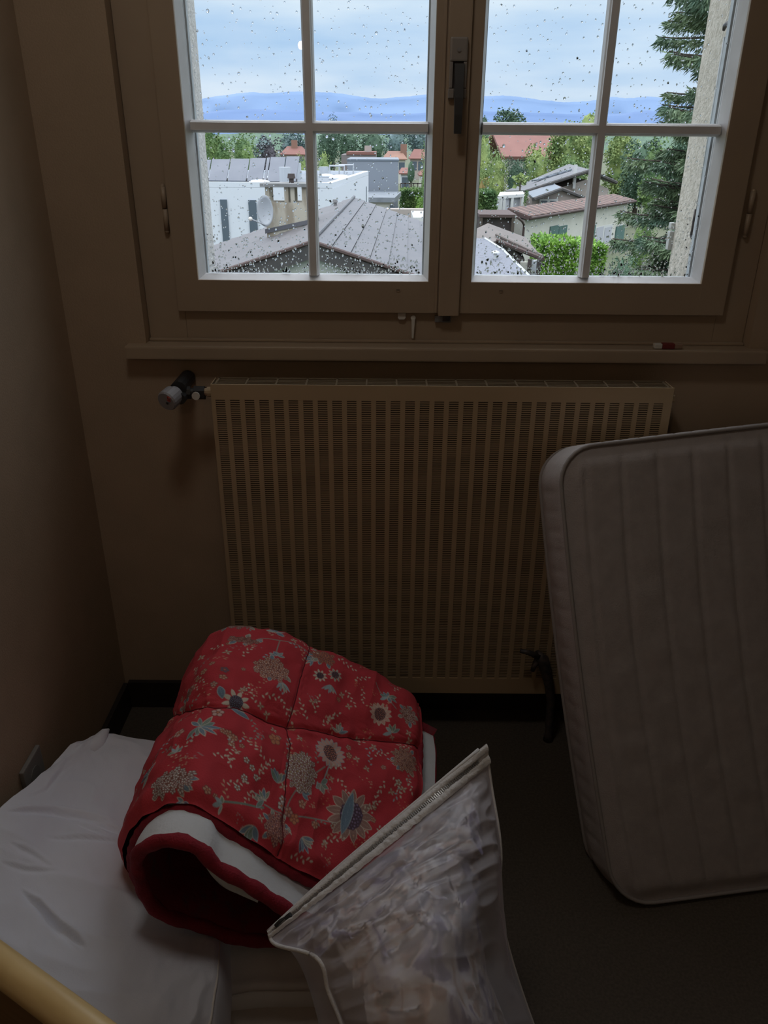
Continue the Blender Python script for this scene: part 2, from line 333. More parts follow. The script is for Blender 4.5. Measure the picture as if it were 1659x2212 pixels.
def sash(x0, x1, gx0, gx1, name='sash'):
    """stiles and rails with a chamfered inner edge; panes between glazing bars"""
    b = MB()
    yf, yb = 1.82, 1.878
    b.box(x0, gx0, yf, yb, 1.11, 2.43, bev=.0025); b.box(gx1, x1, yf, yb, 1.11, 2.43, bev=.0025)
    b.box(gx0-.002, gx1+.002, yf+.0003, yb, 1.1103, ZB, bev=.0012); b.box(gx0-.002, gx1+.002, yf+.0003, yb, ZT, 2.4297)
    S = b.build(name, M['frame'], W)
    # rebate moulding: pale chamfer running round the glass on the room side and a bead outside
    b = MB(); c = .009; y0, y1 = 1.828, GY-.003
    inn = [(gx0, ZB), (gx1, ZB), (gx1, ZT), (gx0, ZT)]; out = [(gx0+c, ZB+c*.9), (gx1-c, ZB+c*.9), (gx1-c, ZT-c), (gx0+c, ZT-c)]
    for i in range(4):
        j = (i+1) % 4; a0, a1, b0, b1 = inn[i], inn[j], out[i], out[j]
        for (yy0, yy1, k0) in ((y0, y1, 0),):
            P = [(a0[0], yy0, a0[1]), (a1[0], yy0, a1[1]), (b1[0], yy1, b1[1]), (b0[0], yy1, b0[1]),]
            Q = [(a0[0], yy1+.012, a0[1]), (a1[0], yy1+.012, a1[1]), (b1[0], yy1+.012, b1[1]), (b0[0], yy1+.012, b0[1])]
            b.add(P+Q, [(0, 1, 2, 3), (7, 6, 5, 4), (0, 4, 5, 1), (1, 5, 6, 2), (2, 6, 7, 3), (3, 7, 4, 0)])
    b.build('glazing_bead', M['bar'], S)
    cx = (gx0+gx1)/2; xs = [gx0+c, cx, gx1-c]; zs = [ZB+c*.9, 1.491, 1.791, 2.091, ZT-c]
    hw, hn = .0125, .0072; yb0, yb1 = 1.836, 1.861
    prof = [(-hn, yb0), (hn, yb0), (hn+.0008, yb0+.004), (hw-.002, yb0+.008), (hw, yb1), (-hw, yb1), (-hw+.002, yb0+.008), (-hn-.0008, yb0+.004)]
    bb = MB(); bb.prism([(cx+a, y, ZB+c) for a, y in prof], (0, 0, ZT-ZB-2*c)); bb.build('glazing_bar', M['bar'], S)
    for z in (1.491, 1.791, 2.091):
        bb = MB(); bb.prism([(gx0+c, y, z+a) for a, y in prof[::-1]], (cx-hn-gx0-c, 0, 0)); bb.prism([(cx+hn, y, z+a) for a, y in prof[::-1]], (gx1-c-cx-hn, 0, 0))
        bb.build('glazing_bar', M['bar'], S)
    for i in range(2):
        for j in range(4):
            gm = MB(); gm.box(xs[i]+(.0005 if i else 0), xs[i+1], GY, GY+.004, zs[j]+(.0005 if j else 0), zs[j+1]); gm.build('pane', M['glass'], S)
    bb = MB(); # outer bead of the sash
    bb.box(gx0-.004, gx0+.012, GY+.014, GY+.03, ZB-.004, ZT); bb.box(gx1-.012, gx1+.004, GY+.014, GY+.03, ZB-.004, ZT)
    bb.box(gx0, gx1, GY+.014, GY+.03, ZB-.004, ZB+.006); bb.build('outer_bead', M['outpaint'], S)
    return S
SL = sash(-.474, .150, -.422, .095); SR = sash(.1525, .771, .192, .709)
b = MB(); b.box(.119, .166, 1.808, 1.8195, 1.106, 2.43, bev=.003); b.build('cover_strip', M['frame'], W)
b = MB(); b.box(.110, .1165, 1.8155, 1.8197, 1.112, 2.43, bev=.001); b.build('cover_strip', M['frame'], W)
# espagnolette handle
b = MB(); b.box(.124, .158, 1.796, 1.8078, 1.610, 1.652, bev=.003); b.box(.124, .1305, 1.798, 1.8078, 1.563, 1.610, bev=.0015); b.box(.1515, .158, 1.798, 1.8078, 1.563, 1.610, bev=.0015)
b.box(.1225, .134, 1.796, 1.8078, 1.545, 1.562, bev=.0015); b.box(.1495, .158, 1.796, 1.8078, 1.545, 1.562, bev=.0015)
hp = b.build('handle_plate', M['plate'], W)
b = MB(); b.tube([(.141, 1.7955, 1.630), (.141, 1.7935, 1.630)], .004, 12); b.build('screw', M['chrome'], hp)
b = MB(); b.box(.1305, .1515, 1.8065, 1.8079, 1.562, 1.610); b.build('slot', M['iron'], hp)
b = MB(); L = [(1.606, 1.799, .010), (1.575, 1.790, .0085), (1.545, 1.783, .0085), (1.515, 1.779, .008), (1.48, 1.777, .0075)]
for (za, ya, wa), (zb, yb, wb) in zip(L[:-1], L[1:]):
    b.hexa([(.143-wb, yb-.006, zb), (.143+wb, yb-.006, zb), (.143+wb, yb+.004, zb), (.143-wb, yb+.004, zb), (.143-wa, ya-.006, za), (.143+wa, ya-.006, za), (.143+wa, ya+.004, za), (.143-wa, ya+.004, za)])
b.build('window_handle', M['handle'], W)
# hinges, screws, catches
for x, z0 in ((-.4825, 1.283), (.790, 1.283)):
    b = MB(); b.tube([(x, 1.829, z0), (x, 1.829, z0+.045)], .0058, 10); b.tube([(x, 1.829, z0+.047), (x, 1.829, z0+.09)], .0058, 10); b.sphere((x, 1.829, z0), .0058, 10, 6); b.sphere((x, 1.829, z0+.09), .0058, 10, 6)
    b.build('hinge', M['frame'], W, True)
for (px, py) in ((860, 626), (1082, 628)):
    p = A(px, py, 1.82); b = MB(); b.tube([(p.x, 1.8205, p.z), (p.x, 1.8185, p.z)], .0048, 12); b.box(p.x-.004, p.x+.004, 1.8180, 1.8186, p.z-.0006, p.z+.0006, 1); b.build('screw', [M['frame'], M['iron']], W)
b = MB(); b.prism([(.028, FY0-.008, 1.1085), (.028, FY0-.008, 1.098), (.031, FY0-.008, 1.094), (.043, FY0-.008, 1.094), (.046, FY0-.008, 1.098), (.046, FY0-.008, 1.1085)], (0, .0075, 0)); b.build('window_stop', M['white_pl'], W)
b = MB(); b.tube([(.0635, FY0, 1.098), (.0635, FY0-.008, 1.098)], .0058, 12); b.hexa([(.0612, FY0-.012, 1.052), (.0652, FY0-.012, 1.052), (.0652, FY0-.006, 1.052), (.0612, FY0-.006, 1.052), (.0595, FY0-.012, 1.096), (.0675, FY0-.012, 1.096), (.0675, FY0-.006, 1.096), (.0595, FY0-.006, 1.096)])
b.build('catch_hook', M['white_pl'], W)
b = MB(); b.box(.113, .150, FY0-.010, FY0-.0005, 1.0885, 1.1035, bev=.0015); lt = b.build('latch_plate', M['chrome'], W)
b = MB(); b.box(.131, .148, FY0-.014, FY0-.0105, 1.0915, 1.1035, bev=.001); b.build('latch_bolt', M['iron'], lt)

# rain on the outside of the panes
dv, df = [], []; n0 = 0; seg = 8
ringd = [(0.0, 1.0), (.36, .82), (.70, .56), (.92, .28)]
def drop(x, z, r, el, tilt):
    global n0
    V = []
    for (h, q) in ringd:
        for k in range(seg):
            a = 2*pi*k/seg; V.append((x+r*q*cos(a)+tilt*r*q*sin(a), GY+.0041+r*.42*h, z+r*el*q*sin(a)-(r*.10*h if sin(a) < 0 else 0)))
    V.append((x, GY+.0041+r*.42, z))
    Fc = [tuple(range(seg))]
    for i in range(3):
        for k in range(seg): Fc.append((i*seg+k, (i+1)*seg+k, (i+1)*seg+(k+1) % seg, i*seg+(k+1) % seg))
    for k in range(seg): Fc.append((3*seg+k, 4*seg, 3*seg+(k+1) % seg))
    dv.extend(V); df.extend([tuple(i+n0 for i in f) for f in Fc]); n0 += len(V)
cnt = 0
while cnt < 3100:
    side = random.random() < .5
    x = random.uniform(-.405, .08) if side else random.uniform(.207, .695)
    z = 1.192+(random.random()**1.75)*.86
    if z > 1.78: continue
    if any(abs(x-c) < .014 for c in (-.1635, .4505)) or abs(z-1.491) < .014: continue
    low = max(0, 1-(z-1.19)/.12)
    if z > 1.33 and random.random() < .35: continue
    r = random.uniform(.0006, .0020)*(1.1+.15*low)
    if random.random() < .06: r *= 1.5
    drop(x, z, r, random.uniform(.95, 1.35+.5*low), random.uniform(-.15, .15)); cnt += 1
me = bpy.data.meshes.new('raindrops'); me.from_pydata(dv, [], df); me.materials.append(M['water']); me.polygons.foreach_set('use_smooth', [len(p.vertices) != 8 for p in me.polygons]); me.update()
bm = bmesh.new(); bm.from_mesh(me); bmesh.ops.recalc_face_normals(bm, faces=bm.faces[:]); bm.to_mesh(me); bm.free()
tag(put(bpy.data.objects.new('raindrops', me), None), 'raindrops clinging to the outside of the window panes', 'water', kind='stuff')

# shutter hardware out in the reveal
H = empty('shutter_hook', (OR_, 1.98, 1.30), label='dark J-shaped iron hook low on the right stucco reveal', cat='hook')
pl = OR_-.010; Q = lambda px, py: AX(px, py, pl)
b = MB(); b.tube([Q(1503, 452), Q(1500, 475), Q(1497, 497), Q(1494, 508), Q(1496, 514), Q(1503, 512)], [.003, .0045, .005, .005, .0045, .004], 8); b.build('hook_bar', M['iron'], H, True)
b = MB(); p = Q(1499, 480); b.tube([p, p+Vector((.012, 0, 0))], .004, 8); b.build('pin', M['iron'], H)
H = empty('shutter_stay', (OR_, 1.95, 1.65), label='curved iron shutter stay high on the right reveal', cat='hook')
b = MB(); b.tube([Q(1563, 66), Q(1566, 56), Q(1573, 51), Q(1579, 56), Q(1576, 64), Q(1573, 74)], [.003, .005, .006, .006, .005, .003], 8); b.build('curl', M['iron'], H, True)
b = MB(); p = Q(1576, 62); b.tube([p, Q(1590, 62)+Vector((.009, 0, 0))], .006, 10); b.build('pin', M['white_pl'], H)
b = MB(); p0, p1 = Q(1563, 80), Q(1503, 455); b.tube([p0+Vector((.004, 0, 0)), p1+Vector((.004, 0, 0))], .0042, 8)
tag(b.build('shutter_rod', M['outpaint'], None, True), 'thin pale upright rod on the right stucco reveal', 'rod')
b = MB(); p = A(1452, 480, YO+.02); q = A(1444, 538, YO+.02)
b.box(p.x-.008, p.x+.004, YO, YO+.02, q.z, q.z+.045, bev=.002); b.box(p.x-.008, p.x+.004, YO, YO+.02, q.z+.05, p.z, bev=.002)
tag(b.build('shutter_hinge', M['frost'], None), 'white two-piece shutter hinge at the outer edge of the right reveal', 'bracket')  # shutter hinge in two pieces
Q = lambda px, py: AX(px, py, OL+.006)
b = MB(); b.tube([Q(390, 33), Q(395, 40), Q(397, 50), Q(392, 54)], [.003, .0045, .004, .003], 8); tag(b.build('shutter_catch', M['iron'], None, True), 'small curved iron catch high on the left reveal', 'hook')
b = MB(); c = Q(439, 482); b.sphere(c, .007, 10, 6, sc=(.6, .8, 1.6)); c = Q(435, 499); b.sphere(c, .005, 10, 6, sc=(.6, .8, 1.5)); tag(b.build('shutter_stop', M['iron'], None, True), 'two small dark iron studs low on the left reveal', 'stud')
b = MB(); p = A(1480, 602, 1.93)
for i in range(14): b.sphere((p.x+random.uniform(-.02, .028), 1.925+random.uniform(-.006, .006), 1.120+random.uniform(.0, .058)*(1-i/22)), random.uniform(.004, .008), 6, 4)
b = MB(); b.tube([(OR_-.003-.055, 1.915, 1.124), (OR_-.04, 1.915, 1.128), (OR_-.02, 1.915, 1.134), (OR_-.006, 1.915, 1.132)], [.003, .009, .013, .010], 7)
tag(b.build('moss_clump', M['iron'], None, True), 'dark dirt clump in the lower right corner of the outer ledge', 'dirt')

# things on the inner sill
E = empty('eraser', (.7, 1.79, SILLZ), label='small red and white eraser lying on the window sill', cat='eraser')
p = A(1412, 745, 1.79); x0 = p.x; b = MB(); b.box(x0+.018, x0+.046, 1.781, 1.797, SILLZ+.0005, SILLZ+.0125, bev=.002); b.build('sleeve', M['rubber'], E)
b = MB(); b.box(x0, x0+.0178, 1.782, 1.796, SILLZ+.001, SILLZ+.0115, bev=.002); b.build('rubber_end', M['white_pl'], E)
b = MB(); b.box(x0+.0462, x0+.064, 1.782, 1.796, SILLZ+.001, SILLZ+.0115, bev=.002); b.build('rubber_end', mat('worn_rubber', (.3, .2, .14), .7), E)

# ================================================================== RADIATOR
R = empty('radiator', (.13, 1.74, .13), label='cream panel radiator with louvred columns hung under the window', cat='radiator')
X0, X1, Z0, Z1, RY = -.387, .640, .135, .977, 1.690
NC = 31; PIT = (.632+.378)/NC; SW = .0215; SZ0, SZ1 = .185, .941
b = MB()
b.box(X0, X1, RY, RY+.003, SZ1, Z1, bev=.001); b.box(X0, X1, RY, RY+.003, Z0, SZ0, bev=.001)
xs = [-.378+i*PIT for i in range(NC)]
edges = [X0] + [q for x in xs for q in (x, x+SW)] + [X1]
for i in range(0, len(edges), 2): b.box(edges[i], edges[i+1], RY+.0001, RY+.003, SZ0-.001, SZ1+.001)
b.build('front_panel', M['rad'], R)
b = MB(); nl = 150; dz = (SZ1-SZ0)/nl
for i in range(nl):
    z = SZ0+i*dz; b.hexa([(0, RY+.0016, z), (SW, RY+.0016, z), (SW, RY+.0026, z), (0, RY+.0026, z), (0, RY+.0012, z+dz*.60), (SW, RY+.0012, z+dz*.60), (SW, RY+.0022, z+dz*.60), (0, RY+.0022, z+dz*.60)])
lo = b.build('louvre_column', M['rad'], R); lo.location.x = xs[0]
for x in xs[1:]:
    c = lo.copy(); COL.objects.link(c); c.location.x = x
b = MB(); b.box(X0+.004, X1-.004, RY+.012, RY+.022, Z0+.01, Z1-.02); b.box(X0+.004, X1-.004, 1.744, 1.752, Z0+.01, Z1-.01); b.build('core', M['radin'], R)
for xa in (X0, X1-.002): b = MB(); b.box(xa, xa+.002, RY+.003, 1.752, Z0, Z1-.002); b.build('side_cover', M['rad'], R)
b = MB(); n = 15; q = (X1-X0-.02)/n
b.box(X0+.006, X1-.006, RY+.003, RY+.008, Z1-.004, Z1-.001); b.box(X0+.006, X1-.006, 1.745, 1.75, Z1-.004, Z1-.001)
for k in range(3): b.box(X0+.006, X1-.006, RY+.017+.011*k, RY+.020+.011*k, Z1-.004, Z1-.0015)
for i in range(n+1): x = X0+.008+i*q; b.box(x, x+.004, RY+.003, 1.75, Z1-.005, Z1-.001)
b.build('top_grille', mat('shaded_grille', (.20, .15, .09), .7), R)  # radiator enamel darkened: shade put into the grille colour
b = MB(); b.tube([(X1, RY+.025, .945), (X1+.012, RY+.025, .945)], .009, 10); b.build('end_plug', M['rad'], R)
for x in (-.2, .45):
    b = MB(); b.box(x-.02, x+.02, 1.752, 1.7995, .25, .9); b.build('wall_bracket', M['rad'], R)
V = empty('thermostat_valve', (-.45, 1.71, .93), label='grey thermostat valve at the upper left end of the radiator', cat='valve')
b = MB(); b.tube([(X0, 1.715, .952), (X0-.012, 1.715, .952)], .012, 12); b.tube([(X0-.010, 1.715, .952), (X0-.020, 1.715, .952)], .009, 12); b.build('connector', M['rad'], V)
b = MB(); b.tube([(X0-.018, 1.715, .950), (X0-.042, 1.715, .950)], .0155, 6); b.tube([(X0-.042, 1.715, .95), (X0-.052, 1.715, .95)], .011, 12); b.tube([(X0-.05, 1.715, .95), (X0-.078, 1.712, .95)], .015, 8); b.build('union_nut', M['handle'], V)
b = MB(); b.tube([(X0-.074, 1.795, .962), (X0-.074, 1.70, .962)], .018, 12); b.tube([(X0-.066, 1.70, .945), (X0-.066, 1.68, .945)], .012, 12); b.build('valve_body', M['handle'], V)
b = MB(); c0 = Vector((X0-.078, 1.70, .955)); c1 = Vector((X0-.094, 1.664, .944)); ax = (c1-c0).normalized()
b.tube([c0, c0+ax*.01, c0+ax*.012, c1-ax*.004, c1], [.016, .019, .023, .0235, .021], 20); kb = b.build('knob', M['knob'], V)
b = MB(); sd = ax.cross(Vector((0, 0, 1))).normalized(); up = sd.cross(ax); o0 = c1+ax*.0006
b.tube([o0+sd*-.003+up*-.003, o0+sd*-.003+up*-.003+ax*.0006], .003, 10, 1)
for k in range(3): a = o0-sd*(-.0)+sd*(-.014 if False else 0); 
lp = [(-.017, .012), (-.009, .015), (-.008, .009), (-.014, .007), (-.013, .003), (-.006, .005)]
b.tube([o0+sd*(-x*1.0)*-1+up*z for x, z in lp], .0011, 6, 0)
b.build('dial_mark', [M['red_print'], M['iron']], kb)
b = MB(); b.tube([Vector((X0-.035, 1.6985, .948)), Vector((X0-.035, 1.694, .948))], .009, 12); b.build('nut_cap', M['white_pl'], V)
# lower right valve
V = empty('return_valve', (.43, 1.66, .1), label='black return valve and pipe beside the mattress at the radiator foot', cat='valve')
Yv = 1.665
pp = [A(x, y, Yv) for x, y in ((1158, 1412), (1172, 1425), (1180, 1450), (1186, 1480), (1190, 1515))]
b = MB(); b.tube(pp + [Vector((pp[-1].x+.005, Yv, .02)), Vector((pp[-1].x+.005, Yv, .001))], [.011, .016, .015, .012, .011, .011, .014], 12); b.build('pipe', M['iron'], V, True)
b = MB(); b.tube([A(1124, 1406, Yv-.01), A(1140, 1409, Yv-.01), A(1163, 1418, Yv-.005)], [.0055, .0065, .009], 10); b.build('lever', M['iron'], V, True)
b = MB(); b.tube([A(1160, 1425, Yv), A(1154, 1438, Yv), A(1150, 1449, Yv)], [.008, .007, .0055], 10); b.build('drain_nib', M['iron'], V, True)
b = MB(); p = A(1168, 1428, Yv); b.tube([p, (p.x, 1.70, p.z), (p.x, 1.689, p.z)], .011, 10); b.build('connector', M['iron'], V)
# wall socket half hidden behind the pillow
S = empty('wall_socket', (XL, 1.24, .28), label='white wall socket low on the left wall behind the pillow', cat='socket')
b = MB(); b.box(XL+.0005, XL+.010, 1.195, 1.278, .235, .318, bev=.003); b.build('cover_plate', mat('socket_plastic', (.24, .235, .22), .4), S)
b = MB(); b.tube([(XL+.0101, 1.236, .276), (XL+.0115, 1.236, .276)], .019, 20, cap=True); b.build('socket_face', mat('socket_face', (.19, .185, .175), .5), S)

# ================================================================== MATTRESS leaning on the radiator
MT = empty('mattress', (.6, 1.2, 0), label='white quilted mattress stood on its edge and leaning back under the window', cat='mattress')
BL = AZ(1330, 1958, .012); BR = AZ(1659, 1914, .012); TL = A(1206, 972, 1.515); TR = A(1659, 920, 1.595)
BL, BR, TL, TR = map(np.array, (BL, BR, TL, TR))
ub = (BR-BL); lb = np.linalg.norm(ub); ut = (TR-TL); lt_ = np.linalg.norm(ut); hm = np.linalg.norm(TL-BL)
LM = 1.02; TH = .125
def mface(u, wq):
    """u along length in metres, wq along height in metres, both from the lower left corner"""
    k = wq/hm; a = (u/lb)[..., None]; c = (u/lt_)[..., None]; k = k[..., None]
    p = (BL+ub*a)*(1-k)+(TL+ut*c)*k
    over = np.maximum(0, u-.45); p[..., 1] -= .20*over*over*k[..., 0]      # it bends flat to the wall further on
    p[..., 0] -= .012*np.sin(pi*np.clip(k[..., 0], 0, 1))*1.0             # slight belly
    return p
def inset(wq, top=.075, bot=.085):   # left outline with round corners
    r = np.zeros_like(wq)
    d = np.clip(1-wq/bot, 0, 1); r = np.maximum(r, bot*(1-np.sqrt(1-d*d)))
    d = np.clip(1-(hm-wq)/top, 0, 1); r = np.maximum(r, top*(1-np.sqrt(1-d*d))); return r
nw, nu = 150, 220
wv = np.concatenate([[0], .085*(1-np.cos(np.linspace(0.12, pi/2, 14)))[:-1], np.linspace(.085, hm-.075, nw-34), (hm-.075*(1-np.cos(np.linspace(pi/2, .12, 14))))[1:], [hm]])
nw = len(wv); WW, UN = np.meshgrid(wv, np.linspace(0, 1, nu), indexing='ij')
lin = inset(WW); UU_ = lin+UN*(LM-2*lin)
G = mface(UU_, WW); Nn = normals(G); 
if Nn[nw//2, nu//2, 1] > 0: Nn = -Nn
seam = .079
ph = ((UU_+.028+.010*np.sin(WW*3.2)) % seam)/seam; dist = np.minimum(ph, 1-ph)*seam
edge = np.minimum(np.minimum(UU_-lin, LM-lin-UU_), np.minimum(WW, hm-WW))
puff = .0042*(1-np.exp(-(dist/.006)**2))*sstep(.012, .045, edge) + .010*sstep(0, .04, edge)
puff += .0018*vnoise(puff.shape, (26, 24), 3)*sstep(.01, .05, edge)
Gf = G+Nn*puff[..., None]; 
# closed outline ring -> side wall with its own quilting
idx = [(0, j) for j in range(nu)] + [(i, nu-1) for i in range(1, nw)] + [(nw-1, j) for j in range(nu-2, -1, -1)] + [(i, 0) for i in range(nw-2, 0, -1)]
ii = np.array([q[0] for q in idx]); jj = np.array([q[1] for q in idx]); RG = G[ii, jj]; RN = Nn[ii, jj]
cen = G.mean((0, 1)); tg = np.roll(RG, -1, 0)-np.roll(RG, 1, 0); tg /= np.linalg.norm(tg, axis=1, keepdims=True)+1e-9; outd = np.cross(tg, RN); 
if (outd*(RG-cen)).sum() < 0: outd = -outd
al = np.r_[0, np.cumsum(np.linalg.norm(np.diff(RG, axis=0), axis=1))]
npf = 12; prof = np.linspace(0, 1, npf); sidev = []
for q in prof:
    bulge = .007*math.sin(pi*q)**.6; d2 = np.minimum((al % .042), .042-(al % .042)); gr = -.0022*np.exp(-(d2/.004)**2)*math.sin(pi*q)
    jag = .0012*np.sin(al*9+q*9)
    sidev.append(RG-RN*(TH*q)+outd*(bulge+gr+jag*math.sin(pi*q))[:, None])
sidev = np.array(sidev); n = len(idx)
Vb = G-Nn*TH-Nn*(puff*.8)[..., None]
npmesh('front_face', Gf.reshape(-1, 3), gridq(nw, nu), M['mattress'], MT)
npmesh('back_face', Vb.reshape(-1, 3), gridq(nw, nu)[:, ::-1], M['mattress'], MT)
i, j = np.meshgrid(np.arange(npf-1), np.arange(n), indexing='ij'); a = i*n+j; bq = i*n+(j+1) % n
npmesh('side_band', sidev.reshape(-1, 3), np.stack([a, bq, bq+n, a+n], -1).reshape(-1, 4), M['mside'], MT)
for off in (0.002, -TH-.002):
    b = MB(); ring = [Vector(p) for p in (RG+RN*off+outd*.0015)[::2]]; b.tube(ring, .0042, 8, closed=True); b.build('piping', M['mpipe'], MT, True)

# ================================================================== PILLOWS AND BLANKET ON THE FLOOR
def control(rows): return np.array([[list(A(*c)) if len(c) == 3 else list(c[:3]) for c in r] for r in rows])
def surf(Cc, nr, nc):
    S1 = np.stack([catmull(Cc[:, j], nr) for j in range(Cc.shape[1])], 1); return np.stack([catmull(S1[i], nc) for i in range(nr)], 0)
def skirt(Gd, drop, zmin, steps=8, out=.02):
    """closes an upper sheet: rings roll outwards, down and back in to a flat underside"""
    nr, nc = Gd.shape[:2]; idx = [(0, j) for j in range(nc)] + [(i, nc-1) for i in range(1, nr)] + [(nr-1, j) for j in range(nc-2, -1, -1)] + [(i, 0) for i in range(nr-2, 0, -1)]
    ii = np.array([q[0] for q in idx]); jj = np.array([q[1] for q in idx]); Rg = Gd[ii, jj]; c = Gd.mean((0, 1))
    tg = np.roll(Rg, -3, 0)-np.roll(Rg, 3, 0); o = np.stack([tg[:, 1], -tg[:, 0]], 1); o /= np.linalg.norm(o, axis=1, keepdims=True)+1e-9
    if (o*(Rg[:, :2]-c[:2])).sum() < 0: o = -o
    V = [Gd.reshape(-1, 3)]; F = [gridq(nr, nc)]; base = np.array([i*nc+j for i, j in idx]); n = len(idx); off = nr*nc
    for k in range(1, steps+1):
        t = k/steps; a = t*pi; r = Rg.copy(); zt = np.maximum(Rg[:, 2]-drop, zmin); 
        r[:, 2] = Rg[:, 2]+(zt-Rg[:, 2])*(1-cos(a))/2; r[:, :2] += o*(out*sin(a)-.02*max(0, t-.5))[..., None] if np.ndim(out) else o*(out*sin(a)-.03*max(0, t-.5))
        r[:, 0] = np.maximum(r[:, 0], XL+.003)
        V.append(r); cur = off+np.arange(n); F.append(np.stack([base, np.roll(base, -1), np.roll(cur, -1), cur], -1)); base = cur; off += n
    bot = V[-1].mean(0, keepdims=True); V.append(bot); F.append(np.stack([base, np.roll(base, -1), np.full(n, off), np.full(n, off)], -1))
    V = np.concatenate(V); F = np.concatenate(F); return V, F
def cleanquads(me):
    bm = bmesh.new(); bm.from_mesh(me); bmesh.ops.recalc_face_normals(bm, faces=bm.faces[:]); bm.to_mesh(me); bm.free()

pc = control([
 [(150, 1614, 1.30), (222, 1590, 1.37), (340, 1608, 1.37), (430, 1640, 1.36), (520, 1690, 1.34)],
 [(92, 1670, 1.20), (190, 1662, 1.25), (310, 1690, 1.24), (420, 1745, 1.2), (520, 1795, 1.18)],
 [(0, 1745, 1.06), (130, 1790, 1.06), (260, 1830, 1.05), (400, 1885, 1.04), (500, 1925, 1.05)],
 [(-80, 1840, .96), (60, 1920, .93), (230, 1965, .92), (370, 2000, .93), (465, 2020, .95)],
 [(-130, 1960, .86), (0, 2080, .80), (180, 2135, .78), (335, 2130, .80), (462, 2085, .86)],
 [(-170, 2130, .76), (-20, 2260, .70), (180, 2300, .68), (335, 2290, .70), (442, 2215, .77)],
 [(-190, 2330, .68), (0, 2420, .64), (200, 2450, .62), (330, 2420, .64), (425, 2350, .70)]])
NR, NCC = 260, 200
Gp = surf(pc, NR, NCC); Np = normals(Gp); 
if Np[..., 2].mean() < 0: Np = -Np
pxy = proj(Gp)
def crease(line, amp, wd, lip=0.5):
    L = np.asarray(line, float); best = np.full(pxy.shape[:-1], 1e9); sg = np.zeros_like(best); tt_ = np.zeros_like(best); m_ = len(L)-1
    for i, (a, b_) in enumerate(zip(L[:-1], L[1:])):        # signed distance to the fold line and the place along it
        ab = b_-a; t_ = np.clip(((pxy-a)@ab)/(ab@ab), 0, 1); q = pxy-(a+t_[..., None]*ab); d_ = np.linalg.norm(q, axis=-1); k = d_ < best
        best = np.where(k, d_, best); sg = np.where(k, np.sign(ab[0]*q[..., 1]-ab[1]*q[..., 0])*d_, sg); tt_ = np.where(k, (i+t_)/m_, tt_)
    tp = np.abs(np.sin(pi*np.clip(tt_, 0, 1)))**.7; w1 = wd*(.35+.65*tp)+.6; x_ = sg/w1
    return amp*1.5*tp*(-x_*np.exp(-x_*x_)-.35*np.exp(-((x_-1.2)/1.1)**2))
D = .010*vnoise((NR, NCC), (4, 3), 5)+.005*vnoise((NR, NCC), (11, 8), 6)+.0028*(1-2*np.abs(vnoise((NR, NCC), (17, 8), 8)))+.0012*vnoise((NR, NCC), (40, 30), 7)
D += crease([(15, 1750), (60, 1747), (120, 1748), (170, 1758), (215, 1771), (255, 1774)], .009, 6)
D += crease([(190, 1776), (235, 1783), (275, 1796)], .007, 5)
D += crease([(100, 1803), (160, 1806), (220, 1812), (280, 1815)], .005, 4)
D += crease([(150, 1768), (200, 1790), (240, 1808)], .004, 4)
D += crease([(45, 1922), (85, 1950), (125, 1990), (165, 2020), (188, 2040)], .011, 7)
D += crease([(90, 1960), (130, 2008), (175, 2048)], .004, 5)
D += crease([(20, 1820), (70, 1840), (115, 1870)], .0035, 6)
D += crease([(0, 1862), (60, 1876), (130, 1878)], .003, 5)
D += crease([(55, 1720), (100, 1700), (140, 1650)], .003, 6)
Gp = Gp+Np*D[..., None]; Gp[..., 0] = np.maximum(Gp[..., 0], XL+.004)
Vp, Fp = skirt(Gp, .34, .006, 10, .02)
PL = npmesh('pillow', Vp, Fp, M['pillow'], None); cleanquads(PL.data)
tag(PL, 'big crumpled white pillow on the floor against the left wall', 'pillow')
b = MB(); rim = [Vector(p) for p in Gp[100:, -1][::4]]; rim = [p+Vector((.006, -.002, -.006)) for p in rim]; b.tube(rim, .0022, 6); b.build('edge_seam', M['pillow2'], PL, True)
b = MB(); p = Gp[0, int(NCC*.25)]; b.tube([Vector(p)+Vector((-.012, -.05, -.014)), Vector(p)+Vector((-.004, -.02, -.004)), Vector(p)+Vector((.004, .002, .004)), Vector(p)+Vector((.010, .010, .004))], [.022, .018, .009, .002], 10); b.build('corner_tip', M['pillow'], PL, True)

def flatpad(name, m, quad, z, thick, seed, label, cat, nr=90, nc=110, amp=.006):
    c = [np.array(AZ(px, py, z)) if not isinstance(px, str) else None for px, py in quad]   # back-left, back-right, front-right, front-left
    v, u = np.meshgrid(np.linspace(0, 1, nr), np.linspace(0, 1, nc), indexing='ij'); u = u[..., None]; v = v[..., None]
    Gd = (c[0]*(1-u)+c[1]*u)*(1-v)+(c[3]*(1-u)+c[2]*u)*v
    e = np.minimum(np.minimum(u, 1-u)*np.linalg.norm(c[1]-c[0]), np.minimum(v, 1-v)*np.linalg.norm(c[3]-c[0]))[..., 0]
    Gd[..., 2] += -.02*(1-sstep(0, .05, e))+amp*vnoise((nr, nc), (5, 6), seed)+.0015*vnoise((nr, nc), (22, 26), seed+1)
    V_, F_ = skirt(Gd, thick, .004, 8, .014); o = npmesh(name, V_, F_, m, None); cleanquads(o.data); return tag(o, label, cat), Gd
B1, GB = flatpad('folded_duvet', M['pillow2'], [(470, 1700), (830, 1700), (800, 2098), (430, 2112)], .135, .1, 21, 'folded off-white duvet lying flat under the red quilt', 'duvet')
b = MB(); b.tube([Vector(p)+Vector((0, -.012, -.012)) for p in GB[-1][::5]], .0022, 6); b.build('hem', M['pillow2'], B1, True)
